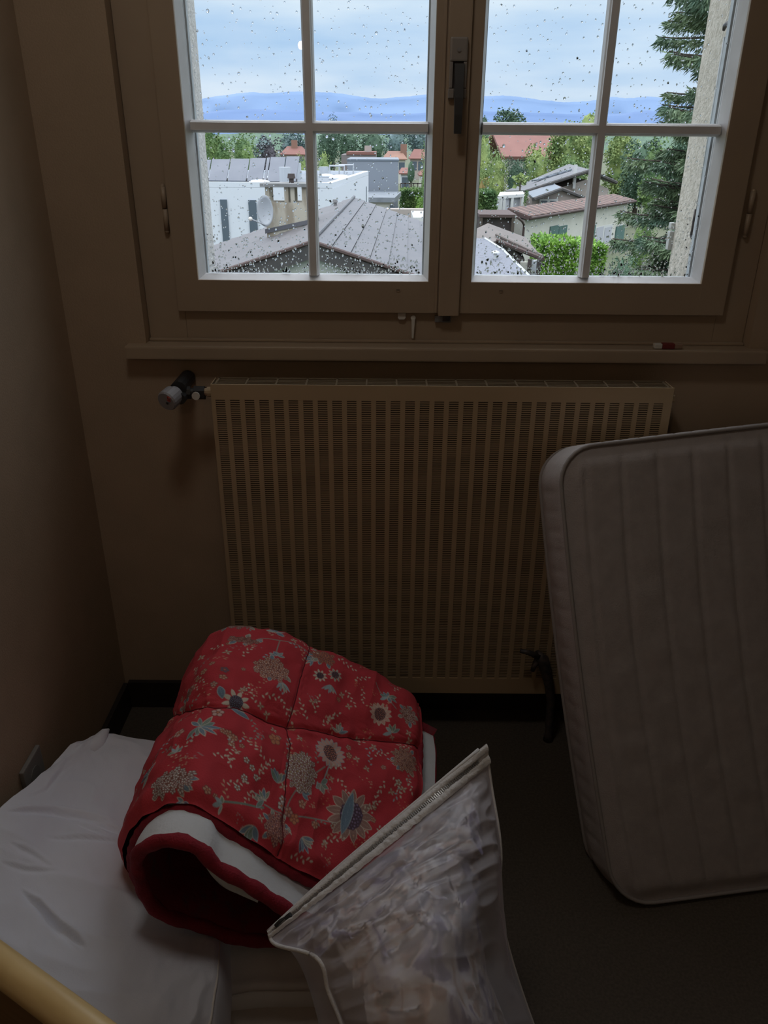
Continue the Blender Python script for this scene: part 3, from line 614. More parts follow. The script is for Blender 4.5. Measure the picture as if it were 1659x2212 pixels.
B2, _ = flatpad('folded_blanket', M['blanket'], [(380, 2115), (790, 2110), (820, 2700), (380, 2700)], .06, .05, 31, 'folded beige blanket on the floor in front of the off-white duvet', 'blanket')

# ================================================================== RED QUILT
QD = empty('folded_quilt', (-.2, 1.15, .2), label='red floral quilt with white lining, rolled up and resting on the pillow', cat='quilt')
rowF = np.array([A(*c) for c in [(858, 1948, .95), (690, 1904, .93), (560, 1832, .925), (445, 1756, .93), (388, 1740, .94), (315, 1768, .95), (279, 1822, .96), (278, 1880, .975), (312, 1935, .985), (375, 1975, 1.0), (520, 1990, 1.02), (720, 1985, 1.04)]])
rowB = np.array([A(*c) for c in [(903, 1500, 1.42), (765, 1424, 1.42), (640, 1368, 1.42), (560, 1352, 1.42), (515, 1350, 1.42), (472, 1372, 1.42), (432, 1432, 1.42), (402, 1490, 1.42), (395, 1545, 1.42), (430, 1590, 1.42), (560, 1620, 1.42), (760, 1640, 1.42)]])
SV = .60; NS1, NS2, NT = 560, 60, 440
sq = np.concatenate([np.linspace(0, SV, NS1, endpoint=False), np.linspace(SV, 1, NS2)]); NS = len(sq)
f0, f1 = arclen(rowF, sq), arclen(rowB, sq); tq = np.linspace(0, 1, NT)[:, None, None]
Go = f0*(1-tq)+f1*tq                                    # (t, s, 3)
SS, TT = np.meshgrid(sq, tq[:, 0, 0])
Go[..., 0] += .024*np.exp(-(SS/.10)**2)*np.sin(pi*np.clip(TT, 0, 1))
Go[..., 2] += (.018*np.sin(pi*TT)+.012*np.sin(pi*TT**3))*sstep(.62, .3, SS)
Go[..., 2] -= .03*sstep(.86, 1, TT)*sstep(.62, .5, SS); Go[..., 1] -= .0*TT
No = normals(Go)
if No[NT//2, 60, 2] < 0: No = -No
px = proj(Go); top = sstep(.66, .58, SS)
dT = polydist(px, [(355, 1562), (400, 1538), (450, 1529), (505, 1533), (560, 1549), (630, 1573), (740, 1595), (830, 1605), (925, 1613)])
dS = polydist(px, [(672, 1370), (662, 1410), (640, 1480), (622, 1560), (616, 1640), (606, 1700), (600, 1780), (596, 1860)])
eB = np.minimum(np.minimum(TT*.62, (1-TT)*.62), SS*1.3)*1000   # distance to the borders, mm
D = .013*(1-np.exp(-(dT/42)**2))*top+.006*(1-np.exp(-(dS/36)**2))*top - .006*np.exp(-(dT/5.5)**2)*top-.002*np.exp(-(dS/4)**2)*top
D -= .014*np.exp(-(eB/20)**2)
D += .005*vnoise(D.shape, (7, 12), 41)*top+.0030*vnoise(D.shape, (18, 30), 42)*top+.0022*(1-2*np.abs(vnoise(D.shape, (9, 22), 45)))*top
D += .0026*np.abs(vnoise(D.shape, (46, 30), 43))*np.exp(-(dT/26)**2)*top + .0020*np.abs(vnoise(D.shape, (26, 70), 44))*np.exp(-(dS/26)**2)*top
Gq = Go+No*D[..., None]
# ---- the print, laid out in millimetres along the cloth
lenS = np.linalg.norm(np.diff(Go[NT//2], axis=0), axis=1).cumsum(); lenS = np.r_[0, lenS]*1000
lenT = np.r_[0, np.linalg.norm(np.diff(Go[:, NS1//2], axis=0), axis=1).cumsum()]*1000
du_, dv_ = lenS[1]-lenS[0], lenT[1]-lenT[0]
IMG = np.empty((NT, NS, 3)); IMG[:] = (.52, .040, .055)
IMG *= (1+.06*vnoise((NT, NS), (30, 40), 51))[..., None]
XM = -lenS[None, :]*np.ones((NT, 1)); YM = lenT[:, None]*np.ones((1, NS))     # x to the right, y to the back
vis = SS < SV
def find(x, y):
    d = np.where(vis, (px[..., 0]-x)**2+(px[..., 1]-y)**2, 1e12); k = np.unravel_index(np.argmin(d), d.shape); return XM[k], YM[k]
def win(cx, cy, r):
    c0, c1 = np.searchsorted(lenS, [-cx-r, -cx+r]); r0, r1 = np.searchsorted(lenT, [cy-r, cy+r]); return slice(r0, r1), slice(c0, c1)
def blend(w, a, col): IMG[w] = IMG[w]*(1-a[..., None])+np.array(col)*a[..., None]
def ell(cx, cy, a, b_, rot, col, rim=None):
    w = win(cx, cy, max(a, b_)+2); X = XM[w]-cx; Y = YM[w]-cy; c, s = cos(rot), sin(rot); q = np.hypot((X*c+Y*s)/a, (-X*s+Y*c)/b_); k = min(a, b_)
    if rim is not None: blend(w, np.clip((1.0-q)*k+.9, 0, 1), rim); blend(w, np.clip((1-q)*k-.35, 0, 1), col)
    else: blend(w, np.clip((1-q)*k+.4, 0, 1), col)
def leaf(cx, cy, L, wd, rot, col, rim=None):
    w = win(cx+cos(rot)*L/2, cy+sin(rot)*L/2, L*.6+wd); X = XM[w]-cx; Y = YM[w]-cy; c, s = cos(rot), sin(rot); a = (X*c+Y*s)/L; d = (-X*s+Y*c)
    hw = wd*np.sin(pi*np.clip(a, 0, 1))**.8; k = hw-np.abs(d)
    ok = (a > 0) & (a < 1)
    if rim is not None: blend(w, np.where(ok, np.clip(k+.6, 0, 1), 0), rim); blend(w, np.where(ok, np.clip(k-.6, 0, 1), 0), col); blend(w, np.where(ok, np.clip(.55-np.abs(d), 0, 1)*.7, 0), rim)
    else: blend(w, np.where(ok, np.clip(k+.4, 0, 1), 0), col)
def line(P, wd, col):
    P = catmull(np.array([[*p, 0] for p in P]), 24)[:, :2]
    for p, q in zip(P[:-1], P[1:]):
        n_ = max(1, int(np.hypot(*(q-p))/1.0))
        for k in range(n_): r = p+(q-p)*k/n_; ell(r[0], r[1], wd, wd, 0, col)
CRM = (.62, .56, .46); WHT = (.66, .66, .62); PNK = (.60, .36, .30); ORG = (.58, .24, .13); BLU = (.16, .24, .32); GRN = (.20, .27, .22); GRY = (.30, .31, .28); LBL = (.36, .46, .50); PUR = (.15, .11, .18); PEA = (.60, .35, .24)
def floret(x, y, r, col, cen=ORG, n_=5):
    o = random.uniform(0, 6)
    for k in range(n_): a = o+2*pi*k/n_; ell(x+cos(a)*r*.62, y+sin(a)*r*.62, r*.42, r*.42, 0, col, (.25, .08, .07))
    ell(x, y, r*.22, r*.22, 0, cen)
def hydra(cx, cy, a, b_, col, cen=ORG, r=5.0, n_=34, under=GRY):
    for k in range(7): an = random.uniform(0, 2*pi); leaf(cx+cos(an)*a*.75, cy+sin(an)*b_*.75, random.uniform(11, 18), 4.5, an, under if k % 2 else BLU, CRM)
    ell(cx, cy, a*.8, b_*.8, 0, (.20, .10, .07))
    for k in range(n_):
        q = math.sqrt((k+.5)/n_); an = k*2.4; c = tuple(np.array(col)*random.uniform(.82, 1.08)); floret(cx+cos(an)*q*a, cy+sin(an)*q*b_, r*random.uniform(.85, 1.15), c, cen)
def spray(x, y, rot, n_, L=7, col=CRM, stem=(.36, .16, .12), sp_=6.0):
    c, s = cos(rot), sin(rot); line([(x, y), (x+c*n_*sp_*.5-s*1.5, y+s*n_*sp_*.5+c*1.5), (x+c*n_*sp_, y+s*n_*sp_)], .45, stem)
    for k in range(n_):
        px_, py_ = x+c*k*sp_, y+s*k*sp_; sg = 1 if k % 2 else -1
        leaf(px_, py_, L*random.uniform(.8, 1.15), 1.7, rot+sg*.85, col)
    leaf(x+c*n_*sp_, y+s*n_*sp_, L, 1.8, rot, col)
def butter(x, y, r, col=CRM):
    for a in (.5, 2.1, 3.6, 5.3): leaf(x, y, r, r*.27, a+random.uniform(-.3, .3), col, (.40, .2, .15))
    ell(x, y, 1.2, 1.2, 0, ORG)
def dots(x, y, n_, R_, col=PEA, r=1.8):
    for k in range(n_): a = random.uniform(0, 6.28); q = R_*math.sqrt(random.random()); ell(x+cos(a)*q, y+sin(a)*q*.7, r*random.uniform(.7, 1.2), r*.7, 0, col)
def lotus(cx, cy, R_, seeds=PUR, petal=(.34, .20, .17), rim=CRM, blue=True, n_=13, squash=.92, start=0):
    for k in range(n_):
        a = start+2*pi*k/n_; leaf(cx+cos(a)*R_*.30, cy+sin(a)*R_*.30*squash, R_*.78, R_*.17, a, petal, rim)
    ell(cx, cy, R_*.52, R_*.56, 0, (.10, .06, .09))
    for k in range(46):
        q = math.sqrt((k+.5)/46)*R_*.50; a = k*2.4; ell(cx+cos(a)*q, cy+sin(a)*q*1.05, R_*.062, R_*.062, 0, tuple(np.array(seeds)*random.uniform(1.0, 1.9)), (.07, .04, .06))
    if blue: leaf(cx-R_*.10, cy+R_*.92, R_*1.75, R_*.24, -pi*.53, BLU, LBL)
def leaves(x, y, n_, L, cols, a0=0, a1=6.28, wd=4):
    for k in range(n_): a = a0+(a1-a0)*(k+random.uniform(-.25, .25))/max(1, n_-1); leaf(x, y, L*random.uniform(.75, 1.15), wd*random.uniform(.8, 1.2), a, random.choice(cols), LBL if random.random() < .5 else CRM)
F2 = find
for k in range(150): spray(random.uniform(-lenS[-1]+20, -10), random.uniform(10, lenT[-1]-10), random.uniform(0, 6.28), random.choice((4, 5, 6)), col=random.choice((CRM, PEA, LBL, GRY)))
for k in range(70): floret(random.uniform(-lenS[-1]+20, -10), random.uniform(10, lenT[-1]-10), random.uniform(4, 6.5), random.choice((PEA, CRM, PNK, ORG)))
for k in range(60): butter(random.uniform(-lenS[-1]+20, -10), random.uniform(10, lenT[-1]-10), random.uniform(6, 9))
for k in range(50): dots(random.uniform(-lenS[-1]+20, -10), random.uniform(10, lenT[-1]-10), 9, 13, random.choice((PEA, ORG, (.42, .25, .25))), 1.5)
x, y = F2(640, 1785); line([F2(560, 1745), F2(600, 1765), F2(665, 1775), F2(735, 1790)], 1.3, GRY)
line([F2(600, 1790), F2(612, 1740), F2(640, 1700), F2(690, 1665)], 1.3, GRY)
line([F2(470, 1740), F2(520, 1748), F2(560, 1752)], 1.8, GRN); line([F2(700, 1660), F2(690, 1690), F2(680, 1715)], 1.4, LBL)
line([F2(800, 1490), F2(820, 1520), F2(845, 1545)], 1.2, GRY); line([F2(560, 1395), F2(600, 1400), F2(640, 1410), F2(665, 1425)], 1.1, GRY); line([F2(598, 1400), F2(590, 1425)], 1.2, GRY)
leaves(*F2(560, 1735), 6, 22, (GRN, BLU, GRY), 1.2, 4.2, 4); leaves(*F2(590, 1700), 5, 26, (GRN, BLU), 1.0, 2.6, 4.5); leaves(*F2(640, 1720), 5, 17, (BLU, PUR), -.5, 3.5, 3.4)
leaves(*F2(537, 1790), 4, 28, (BLU, GRN), -2.4, -.9, 5); leaves(*F2(640, 1815), 6, 26, (PUR, GRY, BLU), -1.6, .2, 4.2); leaves(*F2(682, 1700), 4, 17, (GRN, GRY), -1.9, .6, 5)
leaves(*F2(470, 1745), 4, 16, (LBL, GRN), 1.8, 4.6, 3); leaves(*F2(441, 1584), 9, 30, (BLU, GRN, LBL), -2.2, 2.4, 4.6); leaves(*F2(395, 1640), 4, 18, (LBL, GRN), 1, 3, 3)
leaves(*F2(826, 1520), 7, 22, (LBL, BLU, GRN), -1.0, 3.8, 4); leaves(*F2(728, 1585), 5, 20, (BLU, GRY), .4, 2.9, 3.6); leaves(*F2(592, 1432), 5, 15, (BLU, GRY), .3, 2.9, 3.5)
leaves(*F2(668, 1437), 6, 20, (PUR, BLU), 1.6, 4.6, 3.2); leaves(*F2(600, 1488), 5, 22, (LBL, GRY), -2.0, -.4, 2.8); leaves(*F2(705, 1490), 6, 24, (GRY, LBL), -2.4, -.7, 2.6)
leaves(*F2(345, 1690), 5, 26, (LBL, BLU, PUR), 1.4, 3.6, 3.6); leaves(*F2(400, 1735), 5, 15, (PUR, BLU), 2.6, 5.6, 3)
leaves(*F2(840, 1590), 5, 20, (LBL, GRN), .6, 3.6, 3.6); leaves(*F2(590, 1385), 5, 18, (BLU, LBL), -.4, 3.4, 4)
hydra(*F2(639, 1678), 30, 36, WHT, (.45, .4, .2), 5.6, 44); hydra(*F2(581, 1459), 34, 27, (.66, .47, .38), ORG, 5.6, 34); hydra(*F2(586, 1797), 22, 24, PNK, PUR, 4.8, 26)
hydra(*F2(383, 1702), 40, 24, WHT, (.2, .22, .2), 5.4, 34); hydra(*F2(868, 1650), 28, 30, (.50, .38, .28), ORG, 5, 34, (.28, .2, .14)); hydra(*F2(872, 1556), 20, 22, CRM, PUR, 4.6, 20)
hydra(*F2(410, 1513), 28, 14, (.50, .42, .32), ORG, 4.4, 22); hydra(*F2(366, 1607), 26, 14, (.42, .38, .28), GRY, 4.4, 20); hydra(*F2(512, 1368), 34, 16, (.42, .38, .34), GRY, 4.8, 24); hydra(*F2(690, 1432), 26, 18, ORG, PUR, 5, 20)
hydra(*F2(575, 1358), 26, 12, (.40, .32, .30), GRY, 4.4, 18); hydra(*F2(527, 1396), 26, 10, (.42, .28, .24), PEA, 4.2, 14)
lotus(*F2(745, 1772), 46, start=.2); lotus(*F2(704, 1634), 30, ORG, PNK, LBL, False, 17, start=.1); lotus(*F2(812, 1552), 24, ORG, PNK, CRM, False, 13); lotus(*F2(508, 1524), 24, BLU, CRM, CRM, False, 9)
lotus(*F2(713, 1471), 15, ORG, GRY, CRM, False, 9); lotus(*F2(683, 1470), 14, ORG, CRM, CRM, False, 9)
leaf(*F2(488, 1531), 46, 6, -.25, BLU, LBL); leaf(*F2(480, 1515), 26, 6, 1.9, BLU, LBL)
for q in ((402, 1598, 11, PNK), (470, 1547, 10, (.62, .42, .38)), (489, 1594, 7, PEA), (478, 1590, 6, PEA), (500, 1603, 7, PEA), (495, 1616, 6, PEA), (586, 1604, 12, ORG), (745, 1640, 7, PEA), (624, 1775, 9, ORG), (612, 1760, 8, PNK), (640, 1745, 8, PEA), (596, 1748, 8, WHT), (745, 1622, 6, PNK), (600, 1735, 7, WHT), (470, 1452, 6, PEA), (455, 1468, 7, PEA), (485, 1475, 6, PEA), (440, 1480, 6, PEA), (488, 1462, 6, PUR), (468, 1490, 6, (.5, .36, .3)), (850, 1700, 7, CRM), (520, 1655, 6, WHT), (532, 1670, 6, WHT), (540, 1690, 6, WHT), (515, 1690, 6, WHT), (500, 1712, 6, WHT), (800, 1752, 6, PEA), (795, 1780, 6, PEA), (668, 1790, 7, PEA)):
    floret(*F2(q[0], q[1]), q[2], q[3])
for q in ((545, 1673, .9, 6), (700, 1665, .3, 5), (555, 1655, 2.5, 6), (820, 1700, -1.9, 5), (840, 1690, -1.0, 6), (870, 1690, -1.2, 5), (770, 1760, .7, 7), (790, 1765, 1.4, 7), (800, 1800, .4, 6), (655, 1560, 2.2, 6), (672, 1545, 1.5, 6), (690, 1570, 1.0, 5), (455, 1640, .2, 5), (830, 1480, .6, 5), (850, 1470, 1.2, 5), (740, 1500, -.9, 6), (755, 1480, .6, 6), (775, 1500, -1.4, 5), (600, 1520, -.7, 7), (560, 1510, .2, 6), (545, 1690, 1.2, 5), (620, 1850, .1, 6), (700, 1560, .8, 5), (520, 1430, 1.1, 5), (640, 1400, -.3, 7), (720, 1440, -.1, 7), (770, 1450, -.4, 6), (420, 1545, .4, 5), (770, 1610, .8, 5), (800, 1640, .5, 5), (480, 1700, .5, 6), (520, 1720, .2, 6), (690, 1820, .3, 6), (720, 1690, -.7, 5), (500, 1640, 2, 5)):
    spray(*F2(q[0], q[1]), q[2], q[3])
for q in ((770, 1600), (800, 1620), (760, 1650), (782, 1672), (590, 1578), (640, 1600), (665, 1525), (730, 1510), (745, 1535), (560, 1530), (575, 1545), (520, 1500), (835, 1720), (860, 1715), (485, 1375), (880, 1605)): butter(*F2(*q), 8)
for q in ((540, 1410, 12, 20), (480, 1440, 9, 18), (540, 1500, 16, 22), (400, 1660, 8, 20), (560, 1480, 8, 14), (690, 1850, 12, 22), (770, 1830, 14, 24), (780, 1700, 10, 18), (840, 1465, 12, 22), (870, 1480, 8, 14), (455, 1500, 12, 20), (620, 1640, 6, 14), (660, 1740, 10, 16)): dots(*F2(q[0], q[1]), q[2], q[3])
colA = np.ones((NT, NS, 4)); colA[..., :3] = IMG
# outer sheet: printed face plus lining face
npmesh('printed_cover', Gq.reshape(-1, 3), gridq(NT, NS), M['cover'], QD, color=colA.reshape(-1, 4))
st = 6; Li = (Go-No*.016)[::st, ::st]; npmesh('lining', Li.reshape(-1, 3), gridq(*Li.shape[:2])[:, ::-1], M['lining'], QD)
def bind(P, r, parent=QD, name='binding'):
    b = MB(); P = [Vector(p) for p in P]; rr = [r*(1+.10*math.sin(i*1.7)) for i in range(len(P))]; b.tube(P, rr, 10); return b.build(name, M['binding'], parent, True)
bind((Go[0]-No[0]*.010)[::6], .0105); bind((Go[:, 0]-No[:, 0]*.012)[::6], .0085); bind((Go[-1]-No[-1]*.010)[::8], .008)
# stitched seams lying in the grooves
for dd, ax_ in ((dT, 0), (dS, 1)):
    pts = []
    rngk = range(4, NS1-30, 5) if ax_ == 0 else range(3, NT-3, 5)
    for k in rngk:
        c = dd[:, k] if ax_ == 0 else dd[k, :NS1]; i = int(np.argmin(c))
        if c[i] < 2.5: q = Gq[i, k] if ax_ == 0 else Gq[k, i]; nn = No[i, k] if ax_ == 0 else No[k, i]; pts.append(Vector(q+nn*.0003))
    b = MB(); b.tube(pts, .0012, 5); b.build('seam', M['thread'], QD)
# inner sheet: white outwards, red inside
inF = np.array([A(*c) for c in [(880, 2010, .885), (700, 1992, .872), (624, 1958, .868), (538, 1900, .866), (472, 1866, .866), (441, 1832, .868), (393, 1811, .872), (338, 1812, .878), (290, 1842, .89), (287, 1895, .90), (313, 1948, .905), (352, 1982, .91), (445, 2010, .925), (505, 2033, .925), (590, 2040, .925), (740, 2040, .93)]])
ni, mi_ = 150, 90; s2 = np.linspace(0, 1, ni); t2 = np.linspace(0, 1, mi_)
Ic = catmull(inF, 400); l_ = np.r_[0, np.cumsum(np.linalg.norm(np.diff(Ic, axis=0), axis=1))]; l_ /= l_[-1]; Ic = np.stack([np.interp(s2, l_, Ic[:, k]) for k in range(3)], -1)
smap = np.interp(s2, [0, .28, .40, .52, .62, 1], [0, .30, .40, .50, .62, 1]); 
tin = .02+t2*.95; iy = (tin*(NT-1)).astype(int); ixs = np.clip(np.searchsorted(sq, smap), 0, NS-1)
Gin = (Go-No*.040)[iy][:, ixs].copy(); ext = np.clip(1-s2/.10, 0, 1)[None, :]
Gin[..., 0] += .050*ext*sstep(.0, .3, t2)[:, None]; Gin[..., 2] -= .030*ext
k = (1-sstep(.04, .24, t2))[:, None, None]; Gin = Gin*(1-k)+(Ic[None]+np.array([0, 1, 0])*(t2[:, None, None]*.5))*k
Nin = normals(Gin); 
if Nin[45, 15, 2] < 0: Nin = -Nin
Gin = Gin+Nin*(.003*vnoise((mi_, ni), (8, 14), 61))[..., None]
npmesh('inner_lining', Gin.reshape(-1, 3), gridq(mi_, ni), M['lining'], QD)
Gi2 = Gin-Nin*.018; npmesh('inner_print', Gi2.reshape(-1, 3), gridq(mi_, ni)[:, ::-1], M['redin'], QD)
bind((Gin[0]-Nin[0]*.009)[::2], .0115, QD); bind((Gin[:, 0]-Nin[:, 0]*.009)[::3], .008, QD)
# small inner fold glimpsed in the roll
up_ = catmull(np.array([A(*c) for c in [(438, 1848, .95), (470, 1880, .95), (510, 1908, .95), (560, 1938, .95)]]), 20); dn = catmull(np.array([A(*c) for c in [(440, 1862, .955), (458, 1893, .955), (492, 1922, .955), (556, 1945, .955)]]), 20)
fold = np.stack([up_+[0, .3, 0.0], up_+[0, .02, .002], up_, (up_+dn)/2-[0, .008, 0], dn, dn+[0, .3, 0]], 0); npmesh('inner_fold', fold.reshape(-1, 3), gridq(6, 20), M['lining'], QD)

# ================================================================== ZIPPED BAG
BG = empty('zipped_bag', (0, .75, 0), label='half see-through white storage bag with a long diagonal zip, standing beside the quilt', cat='bag')
bc = control([
 [(580, 2014, .79), (735, 1872, .85), (895, 1738, .92), (1050, 1606, 1.00)],
 [(598, 2042, .765), (785, 1925, .80), (945, 1800, .865), (1062, 1700, .965)],
 [(688, 2072, .715), (835, 2005, .725), (985, 1905, .78), (1081, 1830, .90)],
 [(712, 2140, .69), (862, 2095, .665), (1000, 2045, .70), (1084, 1990, .85)],
 [(748, 2235, .65), (895, 2235, .61), (1035, 2230, .635), (1152, 2215, .79)],
 [(775, 2400, .59), (930, 2500, .55), (1080, 2500, .565), (1235, 2400, .72)],
 [(.02, .56, .012), (.10, .50, .012), (.19, .53, .012), (.33, .66, .012)]] if False else [
 [(580, 2014, .79), (735, 1872, .85), (895, 1738, .92), (1050, 1606, 1.00)],
 [(598, 2042, .765), (785, 1925, .80), (945, 1800, .865), (1062, 1700, .965)],
 [(688, 2072, .715), (835, 2005, .725), (985, 1905, .78), (1081, 1830, .90)],
 [(712, 2140, .69), (862, 2095, .665), (1000, 2045, .70), (1084, 1990, .85)],
 [(748, 2235, .65), (895, 2235, .61), (1035, 2230, .635), (1152, 2215, .79)],
 [(775, 2400, .59), (930, 2500, .55), (1080, 2500, .565), (1235, 2400, .72)]])
fr_ = np.array([[(-.045, .56, .012), (.06, .51, .012), (.15, .53, .012), (.31, .68, .012)]]); bc = np.concatenate([bc, fr_])
nb, mb_ = 260, 200; Gb = surf(bc, nb, mb_); Nb = normals(Gb)
if (Nb[..., 1].mean()) > 0: Nb = -Nb
vv, uu = np.meshgrid(np.linspace(0, 6, nb), np.linspace(0, 1, mb_), indexing='ij')
def ridged(shape, cells, seed): return 1-2*np.abs(vnoise(shape, cells, seed))
rw = sstep(.45, 1.0, vv)*sstep(0, .07, np.minimum(uu, 1-uu))
# creases run roughly along the zip: sheared sampling
def sheared(seed, cu, cv, sh):
    base = vnoise((400, 400), (cv, cu), seed); a = (uu+.0)*399; c = ((vv/6*1.0+sh*uu) % 1)*399; return base[c.astype(int) % 400, np.clip(a.astype(int), 0, 399)]
def smooth(a, k=2):
    for _ in range(k): a = (a+np.roll(a, 1, 0)+np.roll(a, -1, 0)+np.roll(a, 1, 1)+np.roll(a, -1, 1))/5
    return a
upz = sstep(3.6, 1.2, vv)
Dw = .009*(1-2*np.abs(smooth(vnoise((nb, mb_), (9, 3), 71), 6)))+.0065*(1-2*np.abs(smooth(vnoise((nb, mb_), (22, 5), 72), 6)))*(.25+upz)+.0018*(1-2*np.abs(smooth(vnoise((nb, mb_), (44, 12), 73), 3)))*upz
Dw *= rw; Dw += .025*np.exp(-((uu-.45)/.3)**2)*sstep(.2, 2.2, vv)
# the drape of the upper flap ends in a fold near the left
Gb = Gb+Nb*Dw[..., None]; Nb2 = normals(Gb); 
if Nb2[..., 1].mean() > 0: Nb2 = -Nb2
Bk = np.array([Gb[0]+(Gb[-1]-Gb[0])*q for q in np.linspace(0, 1, 24)])   # rear sheet, bowed backwards
vq = np.linspace(0, 1, 24)[:, None]; uq = np.linspace(0, 1, mb_)[None]; Bk[..., 1] += (.05*np.sin(pi*vq)**.7*np.sin(pi*uq)**.7)
Bk[..., 0] += 0
side_l = np.linspace(0, nb-1, 24).astype(int); kk = (1-sstep(0, .12, np.minimum(uq, 1-uq)))[..., None]
Bk = Bk*(1-kk)+Gb[side_l]*kk
npmesh('bag_front', Gb.reshape(-1, 3), gridq(nb, mb_), M['film'], BG); npmesh('bag_back', Bk.reshape(-1, 3), gridq(24, mb_)[:, ::-1], M['film'], BG)
def strip(v0, v1, off, th, name, m, ruffle=0, parent=BG, rows=8):
    i0 = v0/6*(nb-1); i1 = v1/6*(nb-1); r = np.linspace(i0, i1, rows); lo_ = np.floor(r).astype(int); fr = (r-lo_)[:, None, None]
    Gs = Gb[lo_]*(1-fr)+Gb[np.minimum(lo_+1, nb-1)]*fr; Ns = Nb2[lo_]
    k = np.sin(pi*np.linspace(0, 1, rows))[:, None, None]**.5
    rf = ruffle*np.abs(vnoise((rows, mb_), (2, 46), 81))[..., None] if ruffle else 0
    Gs = Gs+Ns*(off*1.0+th*k+rf); return npmesh(name, Gs.reshape(-1, 3), gridq(rows, mb_), m, parent)
strip(-.0, .20, .0010, .004, 'zip_tape', M['tape'], .0018); strip(.27, .50, .0010, .004, 'zip_tape', M['tape'], .003); strip(.18, .30, .0006, .0008, 'zip_ground', M['tape'])
iz = .235/6*(nb-1); a0_ = int(iz); zl = Gb[a0_]*(1-(iz-a0_))+Gb[a0_+1]*(iz-a0_); zn = Nb2[a0_]
zr = catmull(zl[4:-4:6], 300); L_ = np.r_[0, np.cumsum(np.linalg.norm(np.diff(zr, axis=0), axis=1))]; nt_ = int(L_[-1]/.0034)
b = MB(); 
for k in range(nt_):
    q = k/nt_*L_[-1]; p = Vector([np.interp(q, L_, zr[:, j]) for j in range(3)]); p2 = Vector([np.interp(q+.001, L_, zr[:, j]) for j in range(3)])
    nn = Vector(zn[int(4+(mb_-8)*k/nt_)]); ta = (p2-p).normalized(); si = nn.cross(ta).normalized()*(.0032); o_ = nn*.0022+si*(.25 if k % 2 else -.25); ta = ta*.0009; hh = nn*.0022
    c = p+o_; b.hexa([c-si-ta, c+si-ta, c+si+ta, c-si+ta, c-si-ta+hh, c+si-ta+hh, c+si+ta+hh, c-si+ta+hh])
tag(b.build('zip_teeth', M['teeth'], BG), kind='stuff')
b = MB(); p = Vector(zr[22])+Vector(zn[20])*.004; d_ = (Vector(zr[30])-Vector(zr[22])).normalized(); nn = Vector(zn[20]); si = nn.cross(d_).normalized()
b.hexa([p-si*.005-d_*.006, p+si*.005-d_*.006, p+si*.005+d_*.006, p-si*.005+d_*.006, p-si*.003-d_*.004+nn*.004, p+si*.003-d_*.004+nn*.004, p+si*.003+d_*.004+nn*.004, p-si*.003+d_*.004+nn*.004])
b.tube([p+nn*.005-d_*.004, p+nn*.006-d_*.012, p+nn*.004-d_*.022], [.0015, .0025, .0028], 6); b.build('zip_pull', M['handle'], BG)
rim = [Vector(q) for q in np.concatenate([Gb[0, ::8]+Nb2[0, ::8]*.001])]
b = MB(); b.tube(rim, .0035, 8); b.build('top_hem', M['tape'], BG, True)
b = MB(); b.tube([Vector(q) for q in Gb[int(nb*.30)::6, 0]], [.0030]*len(Gb[int(nb*.30)::6, 0]), 8); b.build('side_piping', M['tape'], BG, True)
b = MB(); b.tube([Vector(q) for q in Gb[4::6, -1]], .0022, 8); b.build('side_seam', M['tape'], BG, True)
b = MB(); b.tube([Vector(q) for q in Gb[4:int(nb*.31):4, 0]], .0028, 8); b.build('side_seam', M['tape'], BG, True)
# linen inside the bag
lm = mat('pastel_linen', (.64, .60, .68), .9, bump=.3, bscale=60); t = lm.node_tree; bb = t.nodes['Principled BSDF']
c_ = t.nodes.new('ShaderNodeTexCoord'); n_ = t.nodes.new('ShaderNodeTexNoise'); n_.inputs['Scale'].default_value = 17; n_.inputs['Detail'].default_value = 5; n_.inputs['Distortion'].default_value = .8; t.links.new(c_.outputs['Object'], n_.inputs['Vector'])
r_ = t.nodes.new('ShaderNodeValToRGB'); t.links.new(n_.outputs[0], r_.inputs[0]); e = r_.color_ramp.elements; e[0].position = .34; e[0].color = (.12, .10, .20, 1); e[1].position = .7; e[1].color = (.86, .82, .76, 1)
for pos, c in ((.41, (.30, .26, .42)), (.455, (.78, .74, .82)), (.54, (.86, .84, .82)), (.59, (.66, .44, .34)), (.63, (.34, .32, .26))): q = e.new(pos); q.color = (*c, 1)
t.links.new(r_.outputs[0], bb.inputs['Base Color'])
r0 = int(nb*.10); Gl = Gb[r0:nb-6:3, 10:-10:3]-Nb2[r0:nb-6:3, 10:-10:3]*.030; Gl = Gl+np.array([0, .004, 0]); Gl = Gl+(Nb2[r0:nb-6:3, 10:-10:3]*(.006*vnoise(Gl.shape[:2], (16, 10), 91))[..., None])
Lb = Gl.copy(); kk = np.sin(pi*np.linspace(0, 1, Gl.shape[1]))[None, :]**.6; vv2 = np.sin(pi*np.linspace(0.03, 1, Gl.shape[0]))[:, None]**.5; Lb[..., 1] += (.045*kk*vv2+.006)
V_ = np.concatenate([Gl.reshape(-1, 3), Lb.reshape(-1, 3)]); nr_, nc_ = Gl.shape[:2]; q1 = gridq(nr_, nc_); q2 = gridq(nr_, nc_, nr_*nc_)[:, ::-1]
idx = [(0, j) for j in range(nc_)] + [(i, nc_-1) for i in range(1, nr_)] + [(nr_-1, j) for j in range(nc_-2, -1, -1)] + [(i, 0) for i in range(nr_-2, 0, -1)]
ib = np.array([i*nc_+j for i, j in idx]); q3 = np.stack([ib, ib+nr_*nc_, np.roll(ib, -1)+nr_*nc_, np.roll(ib, -1)], -1)
LN = npmesh('bundled_linen', V_, np.concatenate([q1, q2, q3]), lm, None); cleanquads(LN.data); tag(LN, 'pastel flowered linen bundled inside the zipped bag', 'linen')

